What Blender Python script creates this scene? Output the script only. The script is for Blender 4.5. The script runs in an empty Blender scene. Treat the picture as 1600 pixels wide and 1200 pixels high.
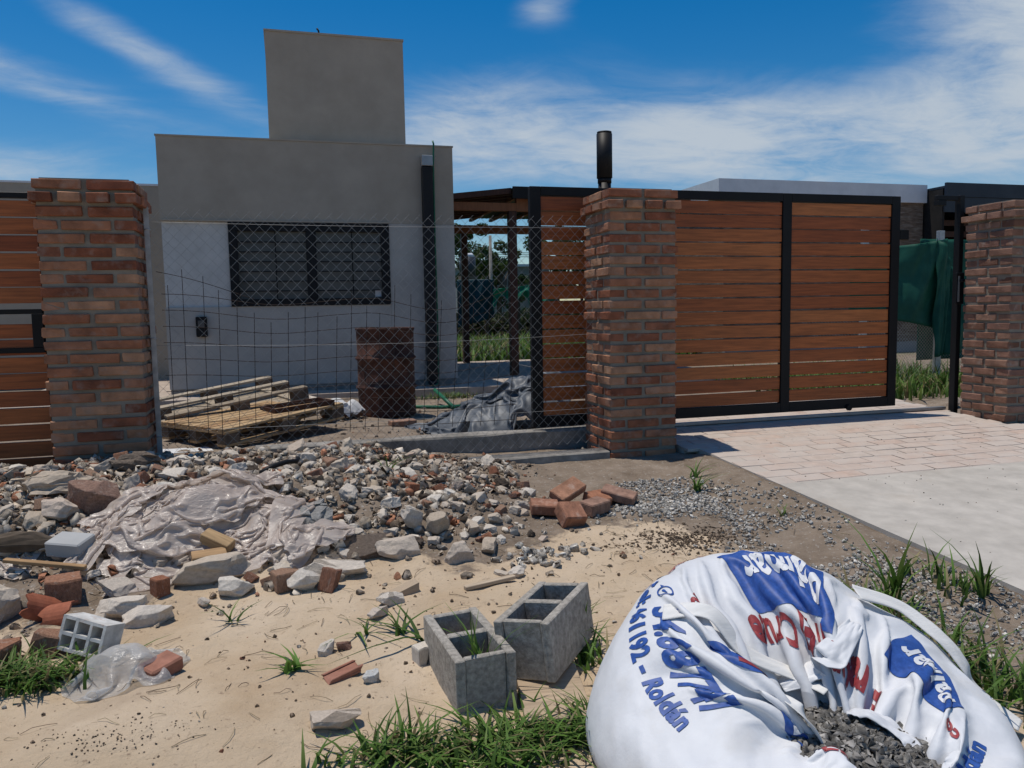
import bpy, bmesh, math, random
import numpy as np
from mathutils import Matrix, Vector, noise as mnoise
R = math.radians
random.seed(7); RNG = np.random.default_rng(7)
scene = bpy.context.scene
col = scene.collection
PI = math.pi

# ------------------------------------------------------------------ camera
yaw, pitch, roll = R(16.0), R(5.31), R(1.03)
fw = Vector((math.sin(yaw)*math.cos(pitch), math.cos(yaw)*math.cos(pitch), -math.sin(pitch)))
rt = Vector((math.cos(yaw), -math.sin(yaw), 0)); up = rt.cross(fw)
r2 = rt*math.cos(roll) - up*math.sin(roll); u2 = up*math.cos(roll) + rt*math.sin(roll)
cam = bpy.data.objects.new('camera', bpy.data.cameras.new('camera'))
col.objects.link(cam)
m = Matrix.Identity(4)
for i in range(3):
    m[i][0], m[i][1], m[i][2] = r2[i], u2[i], -fw[i]
m[2][3] = 1.0264
cam.matrix_world = m
cam.data.sensor_width = 36; cam.data.lens = 27.45
cam.data.clip_start = .05; cam.data.clip_end = 3000
scene.camera = cam

# ------------------------------------------------------------------ sun, sky
SUND = Vector((.37, -.235, -1.86)).normalized()          # direction the light travels
sun = bpy.data.objects.new('sun', bpy.data.lights.new('sun', 'SUN'))
col.objects.link(sun)
sun.data.energy = 4.2; sun.data.angle = R(.53); sun.data.color = (1, .94, .85)
sun.rotation_euler = SUND.to_track_quat('-Z', 'Y').to_euler()
sun_el = math.asin(-SUND.z); sun_az = math.atan2(-SUND.x, -SUND.y)

world = bpy.data.worlds.new('World'); scene.world = world; world.use_nodes = True
wt = world.node_tree; wt.nodes.clear()

class S:                                                   # tiny expression helper for shader nodes
    def __init__(s, t, o): s.t, s.o = t, o
    def _m(s, op, *a):
        n = s.t.nodes.new('ShaderNodeMath'); n.operation = op
        for i, v in enumerate((s,)+a):
            if isinstance(v, S): s.t.links.new(v.o, n.inputs[i])
            else: n.inputs[i].default_value = v
        return S(s.t, n.outputs[0])
    def __add__(s, b): return s._m('ADD', b)
    def __sub__(s, b): return s._m('SUBTRACT', b)
    def __mul__(s, b): return s._m('MULTIPLY', b)
    def __truediv__(s, b): return s._m('DIVIDE', b)
    def exp(s): return s._m('EXPONENT')
    def max(s, b): return s._m('MAXIMUM', b)
    def min(s, b): return s._m('MINIMUM', b)
    def step(s, a, b):
        n = s.t.nodes.new('ShaderNodeMapRange'); n.interpolation_type = 'SMOOTHSTEP'
        s.t.links.new(s.o, n.inputs[0]); n.inputs[1].default_value = a; n.inputs[2].default_value = b
        return S(s.t, n.outputs[0])

tc = wt.nodes.new('ShaderNodeTexCoord')
sep = wt.nodes.new('ShaderNodeSeparateXYZ'); wt.links.new(tc.outputs['Generated'], sep.inputs[0])
dx, dy, dz = (S(wt, sep.outputs[i]) for i in range(3))
az = dx._m('ARCTAN2', dy)*(180/PI)                         # degrees clockwise from +Y
el = dz._m('ARCSINE')*(180/PI)
den = dz.max(0.0) + .12
comb = wt.nodes.new('ShaderNodeCombineXYZ')
wt.links.new((dx/den).o, comb.inputs[0]); wt.links.new((dy/den).o, comb.inputs[1])
def wnoise(scale, detail, rough, dist, rotz=0, sc=(1, 1, 1)):
    mp = wt.nodes.new('ShaderNodeMapping'); mp.inputs['Rotation'].default_value = (0, 0, rotz); mp.inputs['Scale'].default_value = sc
    wt.links.new(comb.outputs[0], mp.inputs[0])
    n = wt.nodes.new('ShaderNodeTexNoise'); wt.links.new(mp.outputs[0], n.inputs['Vector'])
    n.inputs['Scale'].default_value = scale; n.inputs['Detail'].default_value = detail
    n.inputs['Roughness'].default_value = rough; n.inputs['Distortion'].default_value = dist
    return S(wt, n.outputs[0])
def blob(a0, e0, sa, se, tilt=0, amp=1):
    c, s_ = math.cos(tilt), math.sin(tilt)
    u = (az-a0)*c + (el-e0)*s_; v = (el-e0)*c - (az-a0)*s_
    u = u/sa; v = v/se
    return ((u*u+v*v)*-1.0).exp()*amp
n1 = wnoise(1.3, 10, .6, .6, .5, (1, 1.45, 1)); n2 = wnoise(.55, 5, .55, .4); n3 = wnoise(4.2, 9, .66, .9, .9, (1, 1.3, 1))
cov = blob(33, 11.2, 19, 3.5, -.05, 1.0) + blob(49, 20, 6.5, 11, .25, 1.0) + blob(14, 14, 8, 3.6, .25, .42) \
    + blob(-8.5, 16.8, 8.5, 1.3, -.42, .62) + blob(-17, 15.0, 10, 1.4, -.22, .62) + blob(-17, 9.0, 12, 2.0, 0, .55) \
    + blob(18.8, 20.4, 2.2, 1.1, .1, .5) + blob(8, 11, 10, 2.2, 0, .35) + blob(75, 15, 18, 8, 0, .6) + blob(-55, 14, 18, 6, .1, .6) \
    + blob(180, 25, 50, 14, 0, .5) + blob(120, 35, 30, 14, .3, .5) + blob(-120, 40, 30, 12, .2, .5)
dens = cov*(n1*1.55 + n3*.75 - .33) + (n2*n1*.5 - .20)
mask = dens.step(.02, .80)*.95
sky = wt.nodes.new('ShaderNodeTexSky'); sky.sky_type = 'NISHITA'; sky.sun_disc = False
sky.sun_elevation = sun_el; sky.sun_rotation = sun_az
sky.air_density = 1.0; sky.dust_density = .35; sky.ozone_density = 3.0
hs = wt.nodes.new('ShaderNodeHueSaturation'); hs.inputs['Saturation'].default_value = 1.5; hs.inputs['Value'].default_value = 1.3
wt.links.new(sky.outputs[0], hs.inputs['Color'])
mix = wt.nodes.new('ShaderNodeMixRGB'); wt.links.new(mask.o, mix.inputs[0]); wt.links.new(hs.outputs[0], mix.inputs[1])
mix.inputs[2].default_value = (6.9, 7.8, 8.8, 1)
bg = wt.nodes.new('ShaderNodeBackground'); bg.inputs[1].default_value = .085
wt.links.new(mix.outputs[0], bg.inputs[0])
wo = wt.nodes.new('ShaderNodeOutputWorld'); wt.links.new(bg.outputs[0], wo.inputs[0])

vs = scene.view_settings
vs.view_transform = 'Standard'; vs.look = 'None'; vs.gamma = 1; vs.use_curve_mapping = False
vs.exposure = -.26

# ------------------------------------------------------------------ helpers
def ramp(nt, pal, fac, const=False):
    n = nt.nodes.new('ShaderNodeValToRGB'); e = n.color_ramp.elements
    n.color_ramp.interpolation = 'CONSTANT' if const else 'LINEAR'
    k = len(pal)
    while len(e) < k: e.new(.5)
    for i, c in enumerate(pal):
        e[i].position = i/k if const else i/max(1, k-1); e[i].color = (*c, 1)
    nt.links.new(fac, n.inputs[0]); return n.outputs[0]
MATS = {}
def M(name, pal, src='noise', nscale=6, mul=None, mscale=30, rough=.85, bump=0, bscale=60, bdist=.004, metal=0, spec=.3, stretch=(1, 1, 1), detail=7, const=False, extra=None):
    """pal picked by noise / object random / 'Col' attribute; mul=(lo,hi) multiplies by a finer noise."""
    mt = bpy.data.materials.new(name); mt.use_nodes = True; nt = mt.node_tree
    p = nt.nodes['Principled BSDF']; L = nt.links.new
    tc = nt.nodes.new('ShaderNodeTexCoord'); oi = nt.nodes.new('ShaderNodeObjectInfo')
    vm = nt.nodes.new('ShaderNodeVectorMath'); vm.operation = 'MULTIPLY_ADD'
    L(oi.outputs['Random'], vm.inputs[0]); vm.inputs[1].default_value = (37, 53, 71); L(tc.outputs['Object'], vm.inputs[2])
    mp = nt.nodes.new('ShaderNodeMapping'); mp.inputs['Scale'].default_value = stretch; L(vm.outputs[0], mp.inputs[0])
    def nz(sc, d=detail, r=.6):
        n = nt.nodes.new('ShaderNodeTexNoise'); L(mp.outputs[0], n.inputs['Vector'])
        n.inputs['Scale'].default_value = sc; n.inputs['Detail'].default_value = d; n.inputs['Roughness'].default_value = r
        return n.outputs[0]
    def contrast(o, a=.32, b=.68):
        n = nt.nodes.new('ShaderNodeMapRange'); L(o, n.inputs[0]); n.inputs[1].default_value = a; n.inputs[2].default_value = b
        return n.outputs[0]
    if len(pal) == 1:
        c = nt.nodes.new('ShaderNodeRGB'); c.outputs[0].default_value = (*pal[0], 1); c = c.outputs[0]
    elif src == 'rand': c = ramp(nt, pal, oi.outputs['Random'], const)
    elif src == 'attr':
        a = nt.nodes.new('ShaderNodeAttribute'); a.attribute_name = 'Col'; c = a.outputs['Color']
    else: c = ramp(nt, pal, contrast(nz(nscale)))
    if mul:
        g = nt.nodes.new('ShaderNodeMapRange'); L(contrast(nz(mscale)), g.inputs[0])
        g.inputs[3].default_value, g.inputs[4].default_value = mul
        mx = nt.nodes.new('ShaderNodeMixRGB'); mx.blend_type = 'MULTIPLY'; mx.inputs[0].default_value = 1
        L(c, mx.inputs[1]); L(g.outputs[0], mx.inputs[2]); c = mx.outputs[0]
    if extra: c = extra(nt, c, nz, contrast)
    L(c, p.inputs['Base Color'])
    p.inputs['Roughness'].default_value = rough; p.inputs['Metallic'].default_value = metal
    p.inputs['Specular IOR Level'].default_value = spec
    if bump:
        b = nt.nodes.new('ShaderNodeBump'); b.inputs['Strength'].default_value = bump; b.inputs['Distance'].default_value = bdist
        L(nz(bscale, 8, .65), b.inputs['Height']); L(b.outputs[0], p.inputs['Normal'])
    MATS[name] = mt; return mt
def patch(colr, sc, a, b, amt=1):                           # patches of another colour (mortar smears, rust, dust)
    def f(nt, c, nz, contrast):
        k = contrast(nz(sc), a, b)
        if amt != 1:
            q = nt.nodes.new('ShaderNodeMath'); q.operation = 'MULTIPLY'; q.inputs[1].default_value = amt
            nt.links.new(k, q.inputs[0]); k = q.outputs[0]
        mx = nt.nodes.new('ShaderNodeMixRGB'); nt.links.new(k, mx.inputs[0]); nt.links.new(c, mx.inputs[1])
        mx.inputs[2].default_value = (*colr, 1); return mx.outputs[0]
    return f

def T(o, label, cat, group=None, kind=None):
    o['label'] = label; o['category'] = cat
    if group: o['group'] = group
    if kind: o['kind'] = kind
    return o
def empty(name, loc=(0, 0, 0), rz=0, rot=None):
    o = bpy.data.objects.new(name, None); col.objects.link(o); o.empty_display_size = .1
    o.location = loc; o.rotation_euler = rot if rot else (0, 0, rz); return o
def link(name, me, parent=None, loc=None, rot=None, scale=None, mat=None):
    o = bpy.data.objects.new(name, me); col.objects.link(o)
    if mat and not me.materials: me.materials.append(mat)
    if parent: o.parent = parent
    if loc is not None: o.location = loc
    if rot is not None: o.rotation_euler = rot
    if scale is not None: o.scale = scale if hasattr(scale, '__len__') else (scale,)*3
    return o
def mesh(name, V, F, mat=None, smooth=False, colors=None):
    me = bpy.data.meshes.new(name)
    V = np.asarray(V, float)
    if isinstance(F, np.ndarray):
        k = F.shape[1]; n = len(F)
        me.vertices.add(len(V)); me.vertices.foreach_set('co', V.ravel())
        me.loops.add(n*k); me.loops.foreach_set('vertex_index', F.ravel().astype(np.int32))
        me.polygons.add(n); me.polygons.foreach_set('loop_start', np.arange(n, dtype=np.int32)*k)
        try: me.polygons.foreach_set('loop_total', np.full(n, k, np.int32))
        except Exception: pass
        me.update(calc_edges=True); me.validate()
    else: me.from_pydata([tuple(v) for v in V], [], F)
    if smooth: me.polygons.foreach_set('use_smooth', np.ones(len(me.polygons), bool))
    if colors is not None:
        a = me.color_attributes.new('Col', 'FLOAT_COLOR', 'POINT')
        c = np.ones((len(V), 4)); c[:, :3] = colors; a.data.foreach_set('color', c.ravel())
    if mat: me.materials.append(mat)
    me.update(); return me
def bm_mesh(name, bm, mat=None, smooth=False):
    me = bpy.data.meshes.new(name); bm.normal_update(); bm.to_mesh(me); bm.free()
    if smooth:
        for p in me.polygons: p.use_smooth = True
    if mat: me.materials.append(mat)
    return me
def add_box(bm, lo, hi, bev=0):
    lo, hi = Vector(lo), Vector(hi); c = (lo+hi)/2; s = hi-lo
    r = bmesh.ops.create_cube(bm, size=1, matrix=Matrix.Translation(c) @ Matrix.Diagonal((*s, 1)))
    if bev:
        es = list({e for v in r['verts'] for e in v.link_edges})
        bmesh.ops.bevel(bm, geom=es, offset=bev, segments=1, affect='EDGES', profile=.5)
def boxme(name, lo, hi, mat=None, bev=0):
    bm = bmesh.new(); add_box(bm, lo, hi, bev); return bm_mesh(name, bm, mat)
def box(name, lo, hi, mat, parent=None, bev=0):
    """box object with its origin at the centre of its bottom"""
    lo, hi = Vector(lo), Vector(hi); c = Vector(((lo.x+hi.x)/2, (lo.y+hi.y)/2, lo.z))
    return link(name, boxme(name, lo-c, hi-c, mat, bev), parent, c)
def tube_vf(pts, rad, n=6, cap=True):
    pts = [Vector(p) for p in pts]; V = []; F = []
    rads = rad if hasattr(rad, '__len__') else [rad]*len(pts)
    prev = None
    for i, p in enumerate(pts):
        t = (pts[min(i+1, len(pts)-1)]-pts[max(i-1, 0)]).normalized()
        if prev is None:
            a = Vector((0, 0, 1)) if abs(t.z) < .9 else Vector((1, 0, 0)); prev = t.cross(a).normalized()
        x = (prev - t*prev.dot(t)).normalized(); prev = x; y = t.cross(x)
        for k in range(n):
            a = 2*PI*k/n; V.append(p + (x*math.cos(a)+y*math.sin(a))*rads[i])
    for i in range(len(pts)-1):
        for k in range(n):
            F.append([i*n+k, i*n+(k+1) % n, (i+1)*n+(k+1) % n, (i+1)*n+k])
    if cap: F += [list(range(n))[::-1], [(len(pts)-1)*n+k for k in range(n)]]
    return V, F
def tube(name, pts, rad, mat, parent=None, n=6, smooth=True):
    o0 = Vector(pts[0]); V, F = tube_vf([Vector(p)-o0 for p in pts], rad, n)
    return link(name, mesh(name, V, F, mat, smooth), parent, o0)
def multi_tube(paths, rad, n=4):
    V, F = [], []
    for p in paths:
        v, f = tube_vf(p, rad, n, False); b = len(V); V += v; F += [[i+b for i in q] for q in f]
    return V, F

# terrain ------------------------------------------------------------------
Y0 = 4.938
def ss(a, b, x):
    t = np.clip((x-a)/(b-a), 0, 1); return t*t*(3-2*t)
def hashn(ix, iy, s):
    n = (ix*374761393+iy*668265263+s*982451653) & 0xffffffff
    n = ((n ^ (n >> 13))*1274126177) & 0xffffffff
    return ((n ^ (n >> 16)) & 0xffff)/65535.0*2-1
def vnoise(x, y, s=0):
    x = np.asarray(x, float); y = np.asarray(y, float)
    ix = np.floor(x).astype(np.int64); iy = np.floor(y).astype(np.int64)
    fx = x-ix; fy = y-iy; fx = fx*fx*(3-2*fx); fy = fy*fy*(3-2*fy)
    a = hashn(ix, iy, s); b = hashn(ix+1, iy, s); c = hashn(ix, iy+1, s); d = hashn(ix+1, iy+1, s)
    return (a*(1-fx)+b*fx)*(1-fy)+(c*(1-fx)+d*fx)*fy
def fbm(x, y, s=0, o=4):
    r = 0; a = .5
    for i in range(o):
        r = r+a*vnoise(x*2**i+i*17.3, y*2**i-i*9.1, s+i); a *= .5
    return r
def heapm(x, y):
    A = np.interp(x, [-3.2, -2.2, -.9, -.2, .45, .9, 1.25, 1.6], [.1, .18, .245, .2, .19, .12, .04, 0])
    toe = 3.3+.12*vnoise(x*1.7, x*0+3.1, 5)+.5*ss(.75, 1.5, x)
    return A*ss(toe-.05, toe+1.0, y)*(1-.72*ss(4.75, 5.4, y))
def terrain(x, y):
    x = np.asarray(x, float); y = np.asarray(y, float)
    z = -.06*np.clip(Y0-np.maximum(y, .6), 0, None)
    h = heapm(x, y); z = z+h
    z = z+.05*np.exp(-((x+.55)/.7)**2-((y-2.28)/.22)**2)
    near = np.exp(-((x-.8)/4)**2-((y-3)/3)**2)
    z = z+near*(.026*fbm(x*2.1, y*2.1, 11)+.013*fbm(x*8, y*8, 21, 3)+.007*fbm(x*22, y*22, 91, 2))
    z = z+np.clip(h*6, 0, 1)*(.05*fbm(x*4.5, y*4.5, 31)+.025*fbm(x*14, y*14, 37, 3))
    z = z-.03*ss(5.3, 5.9, y)*(1-ss(8, 11, y))
    z = z+.034*ss(2.25, 2.70, x)*(1-ss(4.6, 4.95, y))*(1-ss(6.3, 6.5, x))
    dm = ss(2.75, 2.80, x)*(1-ss(6.3, 6.4, x))*(1-ss(6.9, 7.2, y))
    return z-dm*.12
def tz(x, y): return float(terrain(x, y))

# ------------------------------------------------------------------ materials
M('brick', [(.19, .062, .032), (.27, .097, .05), (.33, .138, .074), (.42, .23, .135), (.35, .172, .103), (.28, .10, .052), (.23, .078, .042), (.37, .182, .103)], 'rand', mul=(.6, 1.2), mscale=9, bump=.7, bscale=55, bdist=.006,
  extra=patch((.33, .25, .20), 11, .52, .72, .6))
M('brick_grey', [(.17, .085, .055), (.24, .125, .085), (.28, .16, .11), (.21, .11, .08)], 'rand', mul=(.65, 1.2), mscale=9, bump=.7, bscale=55, bdist=.006, extra=patch((.38, .33, .28), 11, .58, .74, .5))
M('mortar', [(.175, .155, .125), (.255, .228, .187)], nscale=8, bump=.8, bscale=90)
M('wood', [(.25, .060, .016), (.36, .10, .026), (.43, .145, .042), (.30, .078, .021), (.39, .118, .032)], 'rand', mul=(.62, 1.22), mscale=3.2, rough=.5, bump=.15, bscale=8, bdist=.002, spec=.35, stretch=(1.2, 22, 22))
M('black_steel', [(.006, .006, .007), (.010, .010, .011)], nscale=5, rough=.55, spec=.22)
M('galvanised', [(.30, .31, .32), (.48, .49, .50)], nscale=12, rough=.5, metal=.6)
M('wire', [(.30, .30, .29), (.42, .42, .41)], nscale=9, rough=.5, metal=.35)
M('rebar', [(.020, .014, .012), (.05, .032, .024)], nscale=20, rough=.8)
M('plaster', [(.345, .302, .242), (.385, .34, .278)], nscale=1.3, mul=(.90, 1.05), mscale=3.2, bump=.22, bscale=70, bdist=.004, rough=.9, extra=patch((.26, .235, .20), 1.1, .56, .80, .4))
M('plaster_low', [(.385, .365, .33), (.425, .405, .368)], nscale=1.5, mul=(.90, 1.05), mscale=4, bump=.2, bscale=70, bdist=.004, rough=.9, extra=patch((.30, .27, .225), 1.3, .58, .80, .4))
M('plaster_pale', [(.50, .49, .46), (.55, .54, .51)], nscale=2, mul=(.94, 1.05), mscale=8, bump=.12, bscale=160, bdist=.003, rough=.9)
M('plinth', [(.20, .19, .17), (.27, .255, .235)], nscale=3, mul=(.85, 1.1), mscale=14, rough=.9)
M('white_wall', [(.62, .64, .67), (.70, .71, .73)], nscale=1, mul=(.93, 1.04), mscale=5, rough=.9)
M('concrete', [(.30, .285, .26), (.42, .40, .37)], nscale=1.6, mul=(.75, 1.15), mscale=14, bump=.3, bscale=120, bdist=.003, rough=.92)
M('beam_concrete', [(.17, .155, .135), (.31, .285, .25)], nscale=3, mul=(.7, 1.2), mscale=18, bump=.5, bscale=70, bdist=.005, rough=.95)
M('apron', [(.42, .385, .335), (.50, .46, .405)], nscale=.9, mul=(.82, 1.08), mscale=7, bump=.25, bscale=90, bdist=.003, rough=.93,
  extra=patch((.40, .34, .27), 2.2, .56, .75, .5))
M('paver', [(.46, .32, .25), (.48, .37, .30), (.48, .41, .35), (.47, .34, .27), (.48, .40, .335)], 'rand', mul=(.8, 1.1), mscale=14, bump=.4, bscale=80, rough=.95, extra=patch((.49, .425, .37), 3, .30, .62, .92))
M('paver_joint', [(.42, .36, .31), (.48, .425, .37)], nscale=6, bump=.4, rough=.95)
M('rust', [(.035, .014, .010), (.075, .029, .018), (.12, .05, .03)], nscale=5, mul=(.6, 1.25), mscale=22, bump=.3, bscale=60, rough=.8, extra=patch((.26, .22, .18), 3.0, .66, .74, .7))
M('pallet_grey', [(.25, .195, .135), (.36, .29, .205), (.43, .355, .26)], 'rand', mul=(.6, 1.15), mscale=3, stretch=(1.5, 18, 18), rough=.9, bump=.3, bscale=9)
M('pallet_new', [(.40, .25, .12), (.47, .32, .17), (.36, .21, .10)], 'rand', mul=(.6, 1.15), mscale=3, stretch=(1.5, 18, 18), rough=.85, bump=.3, bscale=9)
M('pallet_block', [(.10, .075, .055), (.17, .13, .10)], 'rand', mul=(.6, 1.2), mscale=12, rough=.95)
M('plank', [(.42, .32, .22), (.50, .40, .29)], 'rand', mul=(.7, 1.12), mscale=3, stretch=(1.5, 16, 16), rough=.9, bump=.3, bscale=9)
M('dark_timber', [(.030, .012, .008), (.07, .026, .014)], nscale=4, stretch=(8, 8, 1), rough=.6)
M('warm_timber', [(.16, .065, .028), (.24, .10, .045)], nscale=4, stretch=(8, 8, 1), rough=.7)
M('rubble_concrete', [(.42, .345, .265), (.52, .44, .35), (.58, .51, .425), (.46, .375, .295), (.63, .575, .495), (.44, .335, .26)], 'rand', mul=(.78, 1.12), mscale=16, bump=.5, bscale=55, bdist=.006, rough=.95)
M('rubble_brick', [(.25, .11, .066), (.33, .17, .11), (.38, .235, .155), (.37, .15, .08), (.31, .19, .14)], 'rand', mul=(.6, 1.15), mscale=18, bump=.9, bscale=60, bdist=.007, rough=.95, extra=patch((.40, .35, .30), 9, .56, .72, .6))
M('rubble_clod', [(.10, .075, .055), (.17, .13, .10), (.23, .185, .145)], 'rand', mul=(.6, 1.2), mscale=20, bump=1, bscale=60, bdist=.01, rough=1)
M('cement_lump', [(.28, .27, .25), (.40, .385, .36)], nscale=9, mul=(.6, 1.15), mscale=30, bump=1, bscale=40, bdist=.012, rough=1)
M('bits', [(0, 0, 0), (1, 1, 1)], 'attr', mul=(.7, 1.15), mscale=40, rough=.95)
M('cinder', [(.335, .305, .26), (.42, .385, .335)], nscale=5, mul=(.6, 1.25), mscale=60, bump=1, bscale=150, bdist=.006, rough=.97, extra=patch((.34, .335, .32), 9, .60, .70, .6))
M('foam', [(.36, .36, .35), (.42, .42, .41)], nscale=5, bump=.2, bscale=200, rough=.8)
M('clay', [(.26, .075, .035), (.36, .125, .07)], nscale=7, mul=(.8, 1.1), bump=.3, rough=.85)
M('clay_dull', [(.30, .13, .085), (.37, .18, .125)], nscale=7, mul=(.75, 1.1), bump=.4, rough=.9)
M('limewash', [(.52, .50, .46), (.66, .65, .62)], nscale=9, mul=(.7, 1.08), mscale=26, bump=.5, bscale=50, rough=.9, extra=patch((.40, .20, .11), 6, .62, .68, .9))
M('glass_dark', [(.06, .06, .058), (.11, .11, .105)], nscale=2.5, rough=.3, spec=.3)
M('blind', [(.16, .16, .155), (.21, .21, .205)], nscale=2, rough=.8)
M('pvc_black', [(.008, .008, .009), (.014, .014, .015)], nscale=3, rough=.55, spec=.25)
M('zinc', [(.25, .26, .27), (.33, .34, .35)], nscale=8, rough=.4, metal=.6)
M('hose', [(.012, .10, .055), (.02, .15, .08)], nscale=6, rough=.4)
M('paper', [(.55, .54, .52), (.66, .65, .63)], nscale=6, bump=.3, bscale=30, rough=.8)
M('kraft', [(.50, .42, .33), (.60, .52, .43)], nscale=5, bump=.3, bscale=30, rough=.85, extra=patch((.42, .10, .10), 3, .6, .66, .8))
M('tarp', [(.060, .070, .083), (.135, .15, .168)], nscale=5, mul=(.75, 1.15), mscale=14, rough=.5, spec=.35)
M('bag_white', [(.63, .64, .655), (.70, .705, .715)], nscale=3, mul=(.93, 1.04), mscale=9, rough=.55, spec=.35, bump=.35, bscale=24, bdist=.006, extra=patch((.52, .48, .42), 4, .56, .80, .6))
M('ink_blue', [(.018, .060, .24), (.035, .095, .33)], nscale=18, mul=(.8, 1.25), mscale=90, rough=.5)
M('ink_red', [(.24, .028, .035), (.34, .06, .06)], nscale=18, mul=(.8, 1.25), mscale=90, rough=.5)
M('webbing', [(.66, .65, .62), (.74, .73, .70)], nscale=6, rough=.85, bump=.6, bscale=30, stretch=(1, 14, 1), bdist=.002)
M('gravel_dark', [(0, 0, 0), (1, 1, 1)], 'attr', mul=(.75, 1.15), mscale=60, rough=.9, bump=.4, bscale=120)
M('corrugated', [(.022, .030, .042), (.035, .045, .060)], nscale=2, rough=.5, metal=.2)
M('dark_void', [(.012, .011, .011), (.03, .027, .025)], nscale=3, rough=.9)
M('sheet_roof', [(.012, .020, .034), (.020, .030, .045)], nscale=3, rough=.4, metal=.3)
M('bark', [(.06, .045, .03), (.12, .09, .065)], nscale=6, stretch=(1, 1, .3), rough=.95)
M('far_wall', [(.20, .20, .195), (.27, .265, .255)], nscale=1, rough=.95)
M('tank', [(.035, .04, .05), (.05, .055, .065)], nscale=2, rough=.5)

def leafmat(name, a, b, trans=.35, src='attr'):
    mt = M(name, [a, b], src, rough=.6, spec=.25); nt = mt.node_tree; p = nt.nodes['Principled BSDF']
    tr = nt.nodes.new('ShaderNodeBsdfTranslucent'); mx = nt.nodes.new('ShaderNodeMixShader'); mx.inputs[0].default_value = trans
    nt.links.new(p.inputs['Base Color'].links[0].from_socket, tr.inputs[0])
    nt.links.new(p.outputs[0], mx.inputs[1]); nt.links.new(tr.outputs[0], mx.inputs[2])
    nt.links.new(mx.outputs[0], nt.nodes['Material Output'].inputs[0]); return mt
leafmat('grass', (0, 0, 0), (1, 1, 1), .3)
leafmat('shade_cloth', (.018, .105, .072), (.030, .155, .108), .4, 'noise')
leafmat('shade_cloth_light', (.02, .20, .12), (.03, .28, .17), .4, 'noise')
leafmat('shade_cloth_blue', (.012, .045, .06), (.02, .07, .085), .3, 'noise')
def plastic(name, c1, c2, trans, alpha, rough):
    mt = leafmat(name, c1, c2, trans, 'noise'); nt = mt.node_tree; p = nt.nodes['Principled BSDF']
    p.inputs['Roughness'].default_value = rough; p.inputs['Specular IOR Level'].default_value = .6
    p.inputs['Coat Weight'].default_value = .28; p.inputs['Coat Roughness'].default_value = .16
    bmp = nt.nodes.new('ShaderNodeBump'); bmp.inputs['Strength'].default_value = .6; bmp.inputs['Distance'].default_value = .010
    tcp = nt.nodes.new('ShaderNodeTexCoord'); mpp = nt.nodes.new('ShaderNodeMapping'); mpp.inputs['Scale'].default_value = (1, 2.6, 1.4); nt.links.new(tcp.outputs['Object'], mpp.inputs[0])
    nzp = nt.nodes.new('ShaderNodeTexNoise'); nzp.inputs['Scale'].default_value = 26; nzp.inputs['Detail'].default_value = 6; nzp.inputs['Distortion'].default_value = 1.2; nt.links.new(mpp.outputs[0], nzp.inputs['Vector'])
    nt.links.new(nzp.outputs[0], bmp.inputs['Height']); nt.links.new(bmp.outputs[0], p.inputs['Normal']); nt.links.new(bmp.outputs[0], p.inputs['Coat Normal'])
    tp = nt.nodes.new('ShaderNodeBsdfTransparent'); mx = nt.nodes.new('ShaderNodeMixShader')
    out = nt.nodes['Material Output']; src = out.inputs[0].links[0].from_socket
    mx.inputs[0].default_value = alpha; nt.links.new(tp.outputs[0], mx.inputs[1]); nt.links.new(src, mx.inputs[2])
    nt.links.new(mx.outputs[0], out.inputs[0]); return mt
plastic('film', (.62, .51, .43), (.76, .675, .60), .4, .84, .30)
plastic('clear_bag', (.62, .62, .60), (.74, .74, .73), .5, .62, .2)

# ground material: sand / dirt / grass picked by the 'Col' weights of the sheet
gm = bpy.data.materials.new('ground'); gm.use_nodes = True; nt = gm.node_tree; gp = nt.nodes['Principled BSDF']; GL = nt.links.new
at = nt.nodes.new('ShaderNodeAttribute'); at.attribute_name = 'Col'
sp = nt.nodes.new('ShaderNodeSeparateColor'); GL(at.outputs['Color'], sp.inputs[0])
tcg = nt.nodes.new('ShaderNodeTexCoord')
def gn(sc, d=8, r=.6, dist=0):
    n = nt.nodes.new('ShaderNodeTexNoise'); GL(tcg.outputs['Object'], n.inputs['Vector'])
    n.inputs['Scale'].default_value = sc; n.inputs['Detail'].default_value = d; n.inputs['Roughness'].default_value = r; n.inputs['Distortion'].default_value = dist
    return n.outputs[0]
def gmr(o, a, b, c=0, d=1):
    n = nt.nodes.new('ShaderNodeMapRange'); GL(o, n.inputs[0])
    for i, v in enumerate((a, b, c, d)): n.inputs[i+1].default_value = v
    return n.outputs[0]
def gmix(f, a, b, mode='MIX'):
    n = nt.nodes.new('ShaderNodeMixRGB'); n.blend_type = mode
    for i, v in enumerate((f, a, b)):
        if hasattr(v, 'links'): GL(v, n.inputs[i])
        elif isinstance(v, (int, float)): n.inputs[i].default_value = v
        else: n.inputs[i].default_value = (*v, 1)
    return n.outputs[0]
sand = ramp(nt, [(.46, .34, .22), (.54, .42, .29), (.60, .48, .35)], gmr(gn(2.2), .3, .7))
sand = gmix(gmr(gn(30, 6, .7), .60, .72), sand, (.27, .19, .13))
sand = gmix(gmr(gn(9, 8, .7, .4), .64, .74), sand, (.24, .18, .13))
sand = gmix(gmr(gn(1.6, 7, .62, .6), .55, .72, 0, .55), sand, (.31, .225, .155))
sand = gmix(gmr(gn(70, 4, .75), .63, .70, 0, .8), sand, (.20, .145, .10))
dirt = ramp(nt, [(.15, .112, .080), (.225, .175, .13), (.30, .24, .185)], gmr(gn(5, 9, .65), .3, .7))
dirt = gmix(gmr(gn(45, 5, .7), .58, .66), dirt, (.36, .33, .29))
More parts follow.
